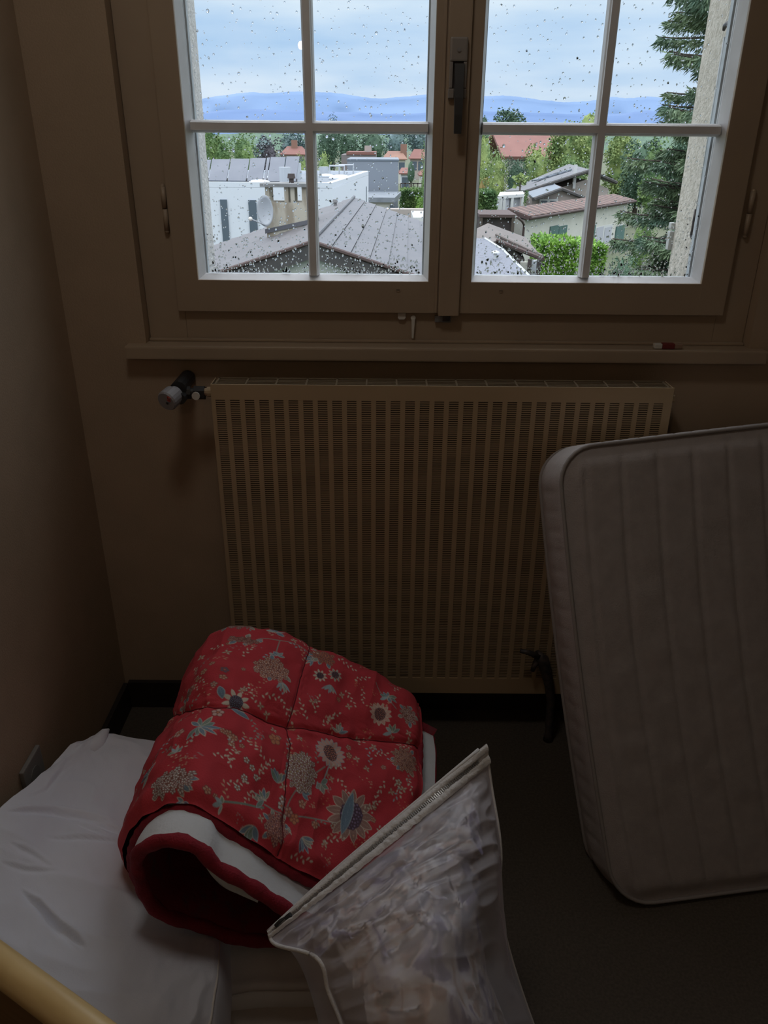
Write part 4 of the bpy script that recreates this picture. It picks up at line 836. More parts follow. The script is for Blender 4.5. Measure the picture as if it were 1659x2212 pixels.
# ================================================================== BED END in the near corner
BE = empty('bed_end', (-.45, .55, 0), label='pale wooden bed end with a rounded top rail in the near left corner', cat='bed')
p0, p1 = AZ(-20, 2068, .70), AZ(200, 2232, .70); d_ = (p1-p0).normalized(); e0 = p0-d_*((p0.x-(XL+.03))/d_.x); e1 = p1+d_*.30
b = MB(); b.tube([e0, e0+d_*.01, e1-d_*.01, e1], [.014, .017, .017, .014], 20); b.build('top_rail', M['wood'], BE, True)
n_ = Vector((-d_.y, d_.x, 0)); b = MB()
f = lambda p, z, k: (p.x+n_.x*k, p.y+n_.y*k, z)
a, c = e0+d_*.03, e1-d_*.03; b.hexa([f(a, .22, -.009), f(c, .22, -.009), f(c, .22, .009), f(a, .22, .009), f(a, .70, -.009), f(c, .70, -.009), f(c, .70, .009), f(a, .70, .009)]); b.build('panel', M['wood2'], BE)
for q in (e0+d_*.016, e1-d_*.016):
    b = MB(); b.tube([(q.x, q.y, .001), (q.x, q.y, .69)], .016, 14); b.build('leg', M['wood'], BE, True)

# lamp hanging in the room behind the viewer (its reflection shows in the left window)
LP = empty('pendant_lamp', (-.42, -.66, ZC), label='small warm pendant bulb hanging behind the viewer, mirrored in the left pane', cat='lamp')
d = ray(650, 98); yl = 2*(GY+.002); T = 4.45; q = d*(T/d.y); c = Vector((q.x, yl-T, EYE.z+q.z))
b = MB(); b.sphere(c, .013, 20, 12, sc=(1, 1, 1.3)); b.build('bulb', M['glow'], LP, True)
b = MB(); b.tube([c+Vector((0, 0, .02)), c+Vector((0, 0, .06))], .014, 12); b.build('lamp_holder', M['iron'], LP)
b = MB(); b.tube([c+Vector((0, 0, .05)), Vector((c.x, c.y, ZC-.001))], .003, 6); b.build('cable', M['iron'], LP)

CL = empty('fill_light', (-.25, .85, ZC), label='added fill light, flush round fixture above the window corner', cat='lamp')  # added fill lamp, brightens the window end from above
b = MB(); b.tube([(-.25, .85, ZC-.001), (-.25, .85, ZC-.03)], .17, 32); b.build('fill_base_ring', M['frost'], CL)
gm = bpy.data.materials.new('fill_glow'); gm.use_nodes = True; t = gm.node_tree; t.nodes.clear(); o = t.nodes.new('ShaderNodeOutputMaterial'); em = t.nodes.new('ShaderNodeEmission')
em.inputs[0].default_value = (1, .94, .88, 1); em.inputs[1].default_value = 12.5; t.links.new(em.outputs[0], o.inputs[0])
b = MB(); b.tube([(-.25, .85, ZC-.031), (-.25, .85, ZC-.05), (-.25, .85, ZC-.06)], [.15, .145, .11], 32); b.build('fill_diffuser', gm, CL)
CL2 = empty('fill_light', (.9, -1.2, ZC), label='added small round fill light at the rear of the room behind the viewer', cat='lamp')  # second added lamp, weak fill from behind the viewer
b = MB(); b.tube([(.9, -1.2, ZC-.001), (.9, -1.2, ZC-.03)], .13, 32); b.build('fill_base_ring', M['frost'], CL2)
g2 = gm.copy(); g2.node_tree.nodes['Emission'].inputs[1].default_value = 3
b = MB(); b.tube([(.9, -1.2, ZC-.031), (.9, -1.2, ZC-.05), (.9, -1.2, ZC-.06)], [.12, .115, .09], 32); b.build('fill_diffuser', g2, CL2)

# ================================================================== OUTDOORS
GZ = -5.0
b = MB(); b.box(-400, 500, 2.3, 4200, GZ-.3, GZ); struct(b, 'ground', M['lawn'], 'green ground far below the window')
def top_tag(o, label, cat, group=None): return tag(o, label, cat, group)
def ridge(name, pts, Y, depth, m, label, base=-20):
    P = catmull(np.array([list(A(x, y, Y)) for x, y in pts]), 260); r = np.random.default_rng(5)
    P[:, 2] += np.convolve(r.normal(0, 1, 260), np.ones(5)/5, 'same')*Y*.0006
    rows = 14; G_ = np.zeros((rows, 260, 3))
    for i in range(rows):
        k = i/(rows-1); G_[i] = P; G_[i, :, 2] = base+(P[:, 2]-base)*k; G_[i, :, 1] = P[:, 1]-depth*(1-k); G_[i, :, 0] *= 1
    G_[1:-1, :, 1] += (vnoise((rows, 260), (4, 24), 15)*depth*.08)[1:-1]
    Bk_ = P.copy(); Bk_[:, 1] += depth; Bk_[:, 2] = base; G_ = np.concatenate([G_, Bk_[None]])
    o = npmesh(name, G_.reshape(-1, 3), gridq(rows+1, 260), m, None); return tag(o, label, 'mountain')
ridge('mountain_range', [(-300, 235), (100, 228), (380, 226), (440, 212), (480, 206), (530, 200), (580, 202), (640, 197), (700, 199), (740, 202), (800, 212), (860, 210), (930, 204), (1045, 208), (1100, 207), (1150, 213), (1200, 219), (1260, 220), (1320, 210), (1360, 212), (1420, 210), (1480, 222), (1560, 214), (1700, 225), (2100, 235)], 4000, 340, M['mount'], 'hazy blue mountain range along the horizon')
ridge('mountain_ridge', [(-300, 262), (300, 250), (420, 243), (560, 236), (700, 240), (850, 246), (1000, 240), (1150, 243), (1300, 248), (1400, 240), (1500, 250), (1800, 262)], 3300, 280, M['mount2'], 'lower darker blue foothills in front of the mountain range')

wh = ridge('wooded_hill', [(-400, 296), (0, 292), (400, 288), (470, 291), (560, 286), (650, 290), (740, 287), (850, 291), (930, 288), (1050, 290), (1150, 287), (1300, 291), (1450, 288), (1700, 293), (2200, 296)], 520, 60, M['leaf_dark'], 'low line of distant dark woods below the mountains')
wh['category'] = 'hill'
# ---- neighbour's gabled house just below
NH = empty('gabled_house', (-1.4, 24, GZ), label='nearest house, low brown-grey gable roof below the left window leaf', cat='house')
rf_, rb_ = A(675, 522, 18), A(765, 426, 32); zr_ = (rf_.z+rb_.z)/2; rf_ = Vector((rf_.x, 18, zr_)); rb_ = Vector((rb_.x, 32, zr_)); ang = .325
HW = 5.6; HWR = 3.3
def rp(side, a, y): c = rf_.lerp(rb_, (y-18)/14); return Vector((c.x+side*a, y, zr_-a*ang))
NSTR = 13
for side, mm in ((-1, 'metalroof2'), (1, 'metalroof')):
    ns_, hw_ = (NSTR, HW) if side < 0 else (8, HWR)
    for k in range(ns_):
        a0, a1 = hw_*k/ns_, hw_*(k+1)/ns_; b = MB(); up_k = Vector((0, 0, .035*1)); p = [rp(side, a0, 18), rp(side, a1, 18), rp(side, a1, 32), rp(side, a0, 32)]
        p[0] = p[0]+Vector((0, 0, 0)); p[1] = p[1]+up_k; p[2] = p[2]+up_k; b.slab(*p, .05); b.build('roof_panel', M[mm], NH)
b = MB(); b.tube([rf_+Vector((0, -.03, .03)), rb_+Vector((0, .03, .03))], .05, 8); b.build('ridge_cap', M['metalroof'], NH)
for side in (-1, 1):
    b = MB(); q0, q1 = rp(side, 0, 17.98), rp(side, HW if side < 0 else HWR, 17.98); d = Vector((0, 0, -.36)); b.hexa([q0+d, q1+d, q1+d+Vector((0, .05, 0)), q0+d+Vector((0, .05, 0)), q0-Vector((0, 0, .06)), q1-Vector((0, 0, .06)), q1+Vector((0, .05, -.06)), q0+Vector((0, .05, -.06))]); b.build('barge_board', M['fascia'], NH)
    b = MB(); b.tube([q0+Vector((0, -.02, -.01)), q1+Vector((0, -.02, .03))], .045, 6); b.build('roof_edge', M['soffit'], NH)
wq = 4.6; yw = 18.12
b = MB(); b.prism([(rf_.x-wq, yw, GZ), (rf_.x+3.1, yw, GZ), (rf_.x+3.1, yw, zr_-3.1*ang-.12), (rf_.x, yw, zr_-.12), (rf_.x-wq, yw, zr_-wq*ang-.12)], (.5, 13.6, 0)); b.build('wall', M['wallgreen'], NH)
# chimney
cc = A(622, 455, 25); cx, cy = cc.x, 25; zt = A(620, 402, 25).z; ch = MB(); zrf = rp(-1, rf_.x+.4-cx, 25).z; hw, hd = .60, .42
ch.box(cx-hw, cx+hw, cy-hd, cy+hd, zrf-.5, zt-.42); CH = ch.build('chimney', M['oldplaster'], NH)
for q, y0 in [(q, y0) for q in (.07, .62, .80, 1.13) for y0 in (cy-hd, cy+hd-.12)]:
    b = MB(); b.box(cx-hw+q-.06, cx-hw+q+.06, y0, y0+.12, zt-.42, zt); b.build('chimney_pillar', M['oldplaster'], CH)
b = MB(); b.box(cx-hw-.12, cx+hw+.1, cy-hd-.1, cy+hd+.1, zt, zt+.09); b.build('chimney_cap', M['concrete'], CH)
b = MB(); b.tube([(cx+.14, cy, zt+.09), (cx+.14, cy, zt+.2), (cx+.14, cy, zt+.21), (cx+.14, cy, zt+.34)], [.07, .07, .12, .10], 10); b.build('chimney_pot', M['darkwood'], CH)
b = MB(); b.prism([(cx-hw-.05, cy-hd-.03, zrf+.02), (cx+hw+.35, cy-hd-.03, zrf+.36), (cx+hw+.35, cy-hd-.03, zrf+.48), (cx-hw-.05, cy-hd-.03, zrf+.14)], (0, .1, 0)); b.build('flashing', M['metalroof'], CH)
# dish
DI = empty('satellite_dish', (0, 24, -1), label='oval white satellite dish beside the stained chimney', cat='satellite dish')
dc = A(574, 455, 24.3); V_, F_ = [], []; n_ = 24
for i in range(6):
    q = i/5
    for k in range(n_): a = 2*pi*k/n_; V_.append((dc.x+.22*q*cos(a), dc.y-.12*(q*q)+.08*q*cos(a), dc.z+.43*q*sin(a)))
V_ = np.array(V_); Vb_ = V_+np.array([0, .02, 0]); F_ = [(i*n_+k, i*n_+(k+1) % n_, (i+1)*n_+(k+1) % n_, (i+1)*n_+k) for i in range(5) for k in range(n_)]; F2_ = [tuple(x+6*n_ for x in f[::-1]) for f in F_]
npmesh('reflector', np.concatenate([V_, Vb_]), np.array(F_+F2_+[(5*n_+k, 5*n_+(k+1) % n_, 11*n_+(k+1) % n_, 11*n_+k) for k in range(n_)]), M['dish'], DI)
b = MB(); q = A(541, 473, 23.6); b.tube([dc+Vector((0, -.05, -.4)), q], .02, 6); b.build('arm', M['dish'], DI); b = MB(); b.sphere(q, .06, 10, 6); b.build('receiver', M['white_pl'], DI)
b = MB(); b.tube([dc+Vector((0, .03, -.05)), dc+Vector((.15, .35, -.1)), dc+Vector((.28, .42, -.1))], .03, 6); b.build('bracket', M['concrete'], DI)
b = MB(); q = A(724, 441, 30.5); b.tube([q+Vector((0, 0, -.35)), q+Vector((0, 0, .05)), q+Vector((0, 0, .06)), q+Vector((0, 0, .16))], [.06, .06, .1, .08], 8); b.build('vent_pipe', M['concrete'], NH)

# ---- white flat-roofed building
WB = empty('white_building', (-8, 48, GZ), label='white flat-roofed modern building with solar panels', cat='building')
fr0 = A(440, 395, 42); fc = A(718, 397, 42); bc_ = A(796, 368, 58); zt = (fc.z+bc_.z)/2; x0 = -18; xf0, xf1 = fc.x, bc_.x
b = MB(); b.hexa([(x0, 42, GZ), (xf0, 42, GZ), (xf1, 58, GZ), (x0, 58, GZ), (x0, 42, zt-.25), (xf0, 42, zt-.25), (xf1, 58, zt-.25), (x0, 58, zt-.25)]); b.build('wall', M['wallwhite'], WB)
b = MB(); k = .3
b.hexa([(x0, 42, zt-.24), (xf0, 42, zt-.24), (xf0, 42+k, zt-.24), (x0, 42+k, zt-.24), (x0, 42, zt), (xf0, 42, zt), (xf0, 42+k, zt), (x0, 42+k, zt)])
b.hexa([(xf0-k, 42+k, zt-.24), (xf0, 42+k, zt-.24), (xf1, 58, zt-.24), (xf1-k, 58, zt-.24), (xf0-k, 42+k, zt), (xf0, 42+k, zt), (xf1, 58, zt), (xf1-k, 58, zt)])
b.box(x0, xf1-k-.01, 58-k, 58, zt-.24, zt); b.build('parapet', M['wallwhite'], WB)
b = MB(); b.hexa([(x0, 42+k, zt-.24), (xf0-k, 42+k, zt-.24), (xf1-k, 58-k, zt-.24), (x0, 58-k, zt-.24), (x0, 42+k, zt-.2), (xf0-k, 42+k, zt-.2), (xf1-k, 58-k, zt-.2), (x0, 58-k, zt-.2)]); b.build('roof', M['flatroof'], WB)
for xa, xb, ya, yb in ((475, 496, 431, 516), (536, 557, 432, 500)):
    p = A(xa, ya, 41.95); q = A(xb, yb, 41.95); b = MB(); b.box(p.x, q.x, 41.93, 42.05, q.z-1.2, p.z); f_ = b.build('window', M['darkwin'], WB)
for px0, h0, h1 in ((762, .25, 1.0), (789, -.2, 2.9)):
    for yy in (50 if px0 < 780 else 56.5,):
        xx = xf0+(xf1-xf0)*(yy-42)/16; b = MB(); b.box(xx-.05, xx+.04, yy, yy+.7, zt-1.2-h1, zt-1.2+.1-h0); b.build('window', M['darkwin'], WB)
for i, (xl, xr) in enumerate(((408, 449), (450, 490), (491, 532), (533, 567), (569, 576), (577, 610), (611, 640))):
    p0_, p1_ = A(xl, 379-i*.4, 45.5), A(xr, 379-i*.4, 45.5); zb_ = zt-.1; w_ = p1_.x-p0_.x
    yb_ = 45.5; t0, t1 = A(xl+8, 345-i*1.2, 47.6), A(xr+9, 345-i*1.2, 47.6)
    b = MB(); b.slab((p0_.x, yb_, zb_), (p1_.x-.05, yb_, zb_), (t1.x-.05, 47.6, t1.z), (t0.x, 47.6, t0.z), .06); pn = b.build('solar_panel', M['solar'], WB)
b = MB(); b.box(-17, A(640, 380, 47).x, 45.6, 47.5, zt-.2, zt-.06); b.build('panel_rack', M['fascia'], WB)
for (px, py, r, yy) in ((560, 377, .62, 44), (590, 368, .66, 48), (735, 378, .7, 50), (705, 372, .5, 53)):
    c = A(px, py, yy); b = MB(); b.sphere((c.x, yy, zt-.15), r, 16, 8, sc=(1, .8, .32)); b.build('skylight_dome', M['wallwhite'], WB, True)
for (px, y0, y1, yy) in ((616, 361, 388, 44.5), (640, 352, 378, 50), (700, 360, 372, 54)):
    c0, c1 = A(px, y1, yy), A(px, y0, yy); b = MB(); b.tube([(c0.x, yy, zt-.2), (c0.x, yy, c1.z)], .3, 12); b.build('roof_vent', M['dish'], WB)
for (px, yy) in ((728, 53), (748, 55)):
    c = A(px, 362, yy); b = MB(); b.tube([(c.x-.45, yy, zt-.2), (c.x-.45, yy, zt+.45), (c.x+.45, yy, zt+.45), (c.x+.45, yy, zt-.2)], .06, 6); b.build('roof_rail', M['dish'], WB)
# ---- grey block and its low annexe
GB_ = empty('grey_building', (0, 75, GZ), label='blue-grey box-shaped building behind the white one', cat='building')
p, q = A(750, 347, 72), A(861, 347, 72); b = MB(); b.box(p.x, q.x, 72, 80, GZ, p.z); b.build('wall', M['greybox'], GB_)
b = MB(); b.box(p.x-.05, q.x+.05, 71.95, 80.05, p.z, p.z+.12); b.build('roof_edge', M['blueroof'], GB_)
AN = empty('garage_annexe', (0, 66, GZ), label='low pale annexe with a flat roof in front of the blue-grey building', cat='building')
p, q = A(795, 426, 64), A(850, 426, 64); zb_ = p.z; b = MB(); b.box(p.x-1.5, q.x, 64, 71, GZ, zb_-.35); b.build('wall', M['wallcream'], AN)
b = MB(); b.hexa([(p.x-1.5, 63.7, zb_-.34), (q.x+.1, 63.7, zb_-.34), (q.x+.7, 71.2, zb_-.34), (p.x-1.5, 71.2, zb_-.34), (p.x-1.5, 63.7, zb_), (q.x+.1, 63.7, zb_), (q.x+.7, 71.2, zb_), (p.x-1.5, 71.2, zb_)]); b.build('flat_roof', M['flatroof'], AN)
for xa, xb in ((796, 812), (842, 853)): p_, q_ = A(xa, 428, 63.95), A(xb, 428, 63.95); b = MB(); b.box(p_.x, q_.x, 63.93, 64.05, GZ, zb_-.55); b.build('door', M['darkwin'], AN)
BB = empty('brown_building', (0, 100, GZ), label='dark brown roofed building with an orange ridge behind the white one', cat='building')
p, q = A(737, 332, 100), A(812, 332, 100); b = MB(); b.box(p.x, q.x, 100, 108, GZ, p.z-.1); b.build('wall', mat('brown_cladding', (.19, .17, .17), .8), BB)
b = MB(); b.box(p.x+.6, q.x, 99.9, 108, p.z-.09, p.z+.2); b.build('roof_ridge', M['redroof'], BB)
b = MB(); c_ = A(793, 330, 101); b.box(c_.x-.3, c_.x+.5, 101, 102, c_.z-.2, c_.z+.75); b.build('chimney', M['wallpink'], BB)
# ---- far red roofed houses
def hiphouse(xl, xr, yr, ye, yb, Y, mroof, mwall, label, name='far_house', nwin=3, chim=None):
    H_ = empty(name, (A((xl+xr)/2, ye, Y).x, Y, GZ), label=label, cat='house')
    a, c = A(xl, ye, Y), A(xr, ye, Y); zt_ = A((xl+xr)/2, yr, Y+3).z; b = MB(); b.box(a.x+.3, c.x-.3, Y+.3, Y+6, min(GZ, A(xl, yb, Y).z), a.z); b.build('wall', mwall, H_)
    i_ = (c.x-a.x)*.22; b = MB(); z0_ = a.z; V_ = [(a.x, Y, z0_), (c.x, Y, z0_), (c.x, Y+6.3, z0_), (a.x, Y+6.3, z0_), (a.x+i_, Y+3, zt_), (c.x-i_, Y+3, zt_), (a.x, Y, z0_-.15), (c.x, Y, z0_-.15), (c.x, Y+6.3, z0_-.15), (a.x, Y+6.3, z0_-.15)]
    b.add(V_, [(0, 1, 5, 4), (1, 2, 5), (2, 3, 4, 5), (3, 0, 4), (6, 7, 1, 0), (7, 8, 2, 1), (8, 9, 3, 2), (9, 6, 0, 3), (9, 8, 7, 6)]); b.build('roof', mroof, H_)
    for k in range(nwin):
        x_ = a.x+.3+(c.x-a.x-.6)*(k+.5)/nwin; b = MB(); b.box(x_-.45, x_+.45, Y+.24, Y+.32, z0_-1.9, z0_-.5); b.build('window', M['darkwin'], H_)
    if chim: q_ = A(chim, yr, Y+2.5); b = MB(); b.box(q_.x-.5, q_.x+.5, Y+2.2, Y+3, zt_-1, zt_+1); b.build('chimney', M['terracotta'], H_)
    return H_
hiphouse(604, 662, 316, 333, 345, 150, M['redroof'], M['wallpink'], 'red hip roof among trees above the solar panels', chim=636)
hiphouse(826, 880, 326, 343, 372, 135, M['terracotta'], M['wallcream'], 'orange tiled house with chimneys behind the blue-grey building', chim=872)
hiphouse(884, 935, 322, 342, 372, 150, M['redroof'], M['wallpink'], 'pink-red roofed house right of the orange one')
hiphouse(862, 890, 362, 374, 385, 112, M['redroof'], M['wallwhite'], 'small red roofed shed with white wall by the blue-grey building', nwin=1)
hiphouse(905, 935, 366, 378, 400, 118, M['redroof'], M['wallcream'], 'small low house with red eaves at the edge of the left leaf', nwin=1)
b = MB(); p, q = A(866, 395, 100), A(930, 395, 100)
for k in range(2): b.box(p.x, q.x+2, 100, 100.2, p.z-.9*k-.12, p.z-.9*k)
for k in range(8): x_ = p.x+(q.x-p.x)*k/7; b.box(x_-.05, x_+.05, 100, 100.2, GZ, p.z)
tag(b.build('garden_fence', M['darkwood'], None), 'dark rail fence behind the clipped hedge in the left leaf', 'fence')
# big red roof on the right
RB = empty('red_roof_house', (20, 90, GZ), label='large red roof rising behind the yellow-green willow', cat='house')
p0_, p1_, p2_, p3_ = A(1085, 338, 88), A(1215, 338, 88), A(1235, 285, 95), A(1064, 285, 95)
b = MB(); b.slab(p0_, p1_, p2_, p3_, .3); b.build('roof', M['redroof'], RB)
b = MB(); b.slab(p3_, p2_, p2_+Vector((1, 8, -2.5)), p3_+Vector((-1, 8, -2.5)), .3); b.build('roof', M['redroof'], RB)
b = MB(); b.hexa([Vector((p0_.x+.4, 88.6, GZ)), Vector((p1_.x-.4, 88.6, GZ)), Vector((p1_.x-.4, 101, GZ)), Vector((p0_.x+.4, 101, GZ)), Vector((p0_.x+.4, 88.6, p0_.z-.4)), Vector((p1_.x-.4, 88.6, p0_.z-.4)), Vector((p1_.x-.4, 101, p0_.z-.4)), Vector((p0_.x+.4, 101, p0_.z-.4))]); b.build('wall', M['wallcream'], RB)

# ---- tile-roofed cream house
TH_ = empty('tile_roof_house', (10, 48, GZ), label='cream house with ribbed brown clay roof and green shutters', cat='house')
e0_ = A(1144, 469, 44.0); e1_ = A(1372, 429, 57.5); zz = (e0_.z+e1_.z)/2; e0_.z = zz; e1_.z = zz
dE = (e1_-e0_); LE = dE.length; dE.normalize(); nE = Vector((-dE.y, dE.x, 0)); 
r0_ = A(1097, 449, 45.2); off = (r0_-e0_); wq = off.dot(nE); sl = off.dot(dE); rise = r0_.z-zz
bc0 = e0_+nE*wq+dE*sl+Vector((0, 0, rise))
nt = 44
for k in range(nt):
    a = k/nt*LE; c = (k+.93)/nt*LE; sh = sl*(1-k/nt); sh2 = sl*(1-(k+.93)/nt); b = MB()
    b.slab(e0_+dE*a, e0_+dE*c, e0_+dE*(c+sh2)+nE*wq+Vector((0, 0, rise)), e0_+dE*(a+sh)+nE*wq+Vector((0, 0, rise)), .09); b.build('tile_row', M['tile' if k % 2 else 'tile2'], TH_)
b = MB(); b.slab(e0_-Vector((0, 0, .07)), e0_+dE*LE-Vector((0, 0, .07)), e0_+dE*LE+nE*wq+Vector((0, 0, rise-.07)), bc0-Vector((0, 0, .07)), .16); b.build('roof_deck', M['soffit'], TH_)
b = MB(); w0 = e0_+nE*.35+dE*.25; w1 = e0_+nE*.35+dE*(LE-.3); w2 = w1+nE*(wq-.1); w3 = w0+nE*(wq+.6)+dE*(sl*.8); zw = zz-.22
b.hexa([Vector((p.x, p.y, GZ)) for p in (w0, w1, w2, w3)] + [Vector((p.x, p.y, zw)) for p in (w0, w1, w2, w3)]); b.build('wall', M['wallcream'], TH_)
pl0 = w0-nE*.03; 
def onw(x, y, o=0): return APL(x, y, w0-nE*o, nE)
def wbox(x0_, y0_, x1_, y1_, o, m, name, parent):
    a, c = onw(x0_, (y0_+y1_)/2, 0), onw(x1_, (y0_+y1_)/2, 0); zt_, zb_ = onw((x0_+x1_)/2, y0_).z, onw((x0_+x1_)/2, y1_).z; d0 = -nE*o; d1 = nE*.05
    P_ = [Vector((p.x, p.y, z)) for z in (zb_, zt_) for p in (a+d0, c+d0, c+d1, a+d1)]; b = MB(); b.hexa(P_); return b.build(name, m, parent)
wbox(1186, 488, 1204, 526, .06, M['shutter'], 'shutter', TH_); wbox(1205, 488, 1222, 526, .06, M['shutter'], 'shutter', TH_)
wn = wbox(1284, 488, 1321, 527, .03, M['frost'], 'window', TH_); wbox(1286.5, 491, 1301, 524, .05, M['curtain'], 'pane', wn); wbox(1304, 491, 1318.5, 524, .05, M['curtain'], 'pane', wn)
wbox(1275, 487, 1283, 526, .07, M['shutter'], 'shutter', TH_); wbox(1328, 488, 1346, 530, .07, M['shutter'], 'shutter', TH_)
b = MB(); b.tube([onw(1118, 470, .5), onw(1128, 478, .3), onw(1132, 486, .12), onw(1130, 510, .1), onw(1128, 540, .1)], .06, 8); b.build('downpipe', M['soffit'], TH_)
b = MB(); b.tube([e0_-nE*.08-Vector((0, 0, .1)), e0_+dE*LE-nE*.08-Vector((0, 0, .1))], .07, 8); b.build('gutter', M['soffit'], TH_)

# ---- grey-roofed house behind it
GH = empty('grey_roof_house', (18, 64, GZ), label='pinkish house with patched grey roofs behind the clay-roofed one', cat='house')
pk, pl_, pb, pbl = A(1274, 366, 62), A(1136, 411, 60), A(1229, 354, 74), A(1092, 412, 72)
b = MB(); b.slab(pl_, pk, pb, pbl, .2); b.build('roof', M['greyroof'], GH)
rr_ = A(1332, 392, 63); b = MB(); b.slab(pk, rr_, rr_+(pb-pk), pb, .2); b.build('roof', M['greyroof'], GH)
b = MB(); a0 = pl_+Vector((.8, .4, -.2)); b.prism([(a0.x, 62.6, GZ), (rr_.x-.5, 63.2, GZ), (rr_.x-.5, 63.2, rr_.z-.5), (pk.x, 62.6, pk.z-.7), (a0.x, 62.6, a0.z-.4)], (-.7, 5, 0)); b.build('wall', M['wallpink'], GH)
b = MB(); b.tube([pl_+Vector((0, -.1, -.08)), pk+Vector((0, -.1, -.08)), rr_+Vector((0, -.1, -.08))], .12, 6); b.build('roof_edge', M['fascia'], GH)
b = MB(); q = A(1242, 385, 62.2); b.box(q.x-.1, q.x+.1, 62.2, 62.5, q.z-.7, q.z+.9); b.build('flue', M['frost'], GH)
for (x_, y_, t_) in ((1213, 367, .6), (1180, 386, 1.0), (1200, 378, .9)):
    q = A(x_, y_, 66); b = MB(); nr = (pk-pl_).cross(pb-pk).normalized(); nr = nr if nr.z > 0 else -nr; ex = (pk-pl_).normalized(); ey = nr.cross(ex); q = q+nr*((pk-q).dot(nr)+.12)
    b.slab(q-ex*t_-ey*.5, q+ex*t_-ey*.5, q+ex*t_+ey*.5, q-ex*t_+ey*.5, .1); b.build('skylight', M['blueroof'], GH)
WG = empty('metal_roof_wing', (15, 56, GZ), label='low wing with a smooth blue-grey metal roof beside the conservatory', cat='house')
a_, b_, c_, d2 = A(1152, 427, 54), A(1213, 405, 56), A(1197, 397, 61), A(1137, 415, 59)
b = MB(); b.slab(a_, b_, c_, d2, .15); b.build('roof', M['blueroof'], WG)
e_ = A(1262, 424, 56.5); b = MB(); b.slab(b_, e_, e_+(c_-b_), c_, .15); b.build('roof', M['soffit'], WG)
b = MB(); b.prism([(a_.x+.3, 56.2, GZ), (e_.x-.3, 56.6, GZ), (e_.x-.3, 56.6, e_.z-.1), (b_.x, 56.3, b_.z-.2), (a_.x+.3, 56.2, a_.z-.2)], (-.5, 4, 0)); b.build('wall', M['wallpink'], WG)
b = MB(); b.tube([a_+Vector((0, -.05, -.1)), b_+Vector((0, -.05, -.1)), e_+Vector((0, -.05, -.1))], .12, 6); b.build('roof_edge', M['fascia'], WG)
p, q = A(1166, 430, 56.1), A(1204, 444, 56.1); b = MB(); b.box(p.x, q.x, 56.05, 56.3, q.z, p.z); w_ = b.build('window', M['frost'], WG); 
for k in range(2): b = MB(); x_ = p.x+.1+k*(q.x-p.x)/2; b.box(x_, x_+(q.x-p.x)/2-.2, 56.0, 56.06, q.z, p.z-.1); b.build('pane', M['darkwin'], w_)
CO = empty('conservatory', (13, 56, GZ), label='white-framed glass conservatory with a flat white roof', cat='conservatory')
p0_, p1_, p2_, p3_ = A(1076, 423, 53), A(1133, 417, 55), A(1130, 411, 58), A(1080, 415, 57)
zc_ = p0_.z; P4 = [Vector((p.x, p.y, zc_)) for p in (p0_, p1_, p2_, p3_)]; b = MB(); b.slab(*P4, .18); b.build('roof', M['frost'], CO)
for x_ in (1077, 1083, 1090, 1107, 1130):
    t_ = (x_-1076)/57; q = P4[0].lerp(P4[1], t_); b = MB(); b.box(q.x-.09, q.x+.09, q.y+.02, q.y+.2, GZ, zc_-.16); b.build('post', M['frost'], CO)
b = MB(); i0, i1 = P4[0]+Vector((.2, .3, 0)), P4[1]+Vector((-.2, .3, 0)); b.hexa([Vector((p.x, p.y, GZ)) for p in (i0, i1, i1+Vector((0, 2.4, 0)), i0+Vector((0, 2.4, 0)))]+[Vector((p.x, p.y, zc_-.19)) for p in (i0, i1, i1+Vector((0, 2.4, 0)), i0+Vector((0, 2.4, 0)))]); b.build('glazing', M['curtain'], CO)
# ---- dark open carport, brown hipped roof, near speckled roof
CP = empty('carport', (6, 44, GZ), label='dark timber carport with a thin red roof edge', cat='carport')
p0_, p1_ = A(1036, 466, 42), A(1116, 467, 42); b = MB(); b.box(p0_.x, p1_.x, 42, 45, p0_.z-.08, p0_.z+.06); b.build('roof', M['soffit'], CP)
b = MB(); b.box(p0_.x+.1, p1_.x-.1, 42.3, 44.8, GZ, p0_.z-.1); b.build('boarding', M['darkwood'], CP)
for x_ in (1036.5, 1106): q = A(x_, 470, 42); b = MB(); b.box(q.x, q.x+.15, 42.02, 42.2, GZ, p0_.z-.09); b.build('post', M['bark'], CP)
PV = empty('hipped_outbuilding', (6, 33, GZ), label='outbuilding with a brown felt hipped roof and dark open front', cat='shed')
ap = A(1054, 482, 34); l0 = A(1014, 501, 31); r1_ = A(1134, 512, 34); r2_ = A(1174, 559, 28.5); m1 = A(1074, 519, 30.5); f0 = A(1014, 540, 27)
ze = r2_.z
b = MB(); 
def facet(bm_, pts, th=.1): P_ = [Vector(p) for p in pts]; Q_ = [p-Vector((0, 0, th)) for p in P_]; n = len(P_); bm_.add(P_+Q_, [tuple(range(n)), tuple(range(n, 2*n))[::-1]]+[(i, i+n, (i+1) % n+n, (i+1) % n) for i in range(n)])
facet(b, [ap, r1_, r2_, m1]); b.build('roof_slope', M['brownroof'], PV)
b = MB(); facet(b, [ap, m1, f0, l0]); b.build('roof_slope', M['brownroof'], PV)
b = MB(); b.tube([m1, r2_], .07, 6); b.build('roof_edge', M['soffit'], PV)
b = MB(); b.tube([A(1072, 507, 31.2), A(1172, 553, 28.9)], .06, 6); b.build('roof_ridge', M['brownroof'], PV)
b = MB(); i0, i1 = m1+Vector((.3, .8, -.1)), r2_+Vector((-.5, .9, -.15)); k_ = r1_+Vector((-.3, -.3, -.2)); j_ = ap+Vector((0, -1, -.3))
b.hexa([Vector((p.x, p.y, GZ)) for p in (i0, i1, k_, j_)]+[Vector(p) for p in (i0, i1, k_, j_)]); b.build('wall', M['darkwood'], PV)
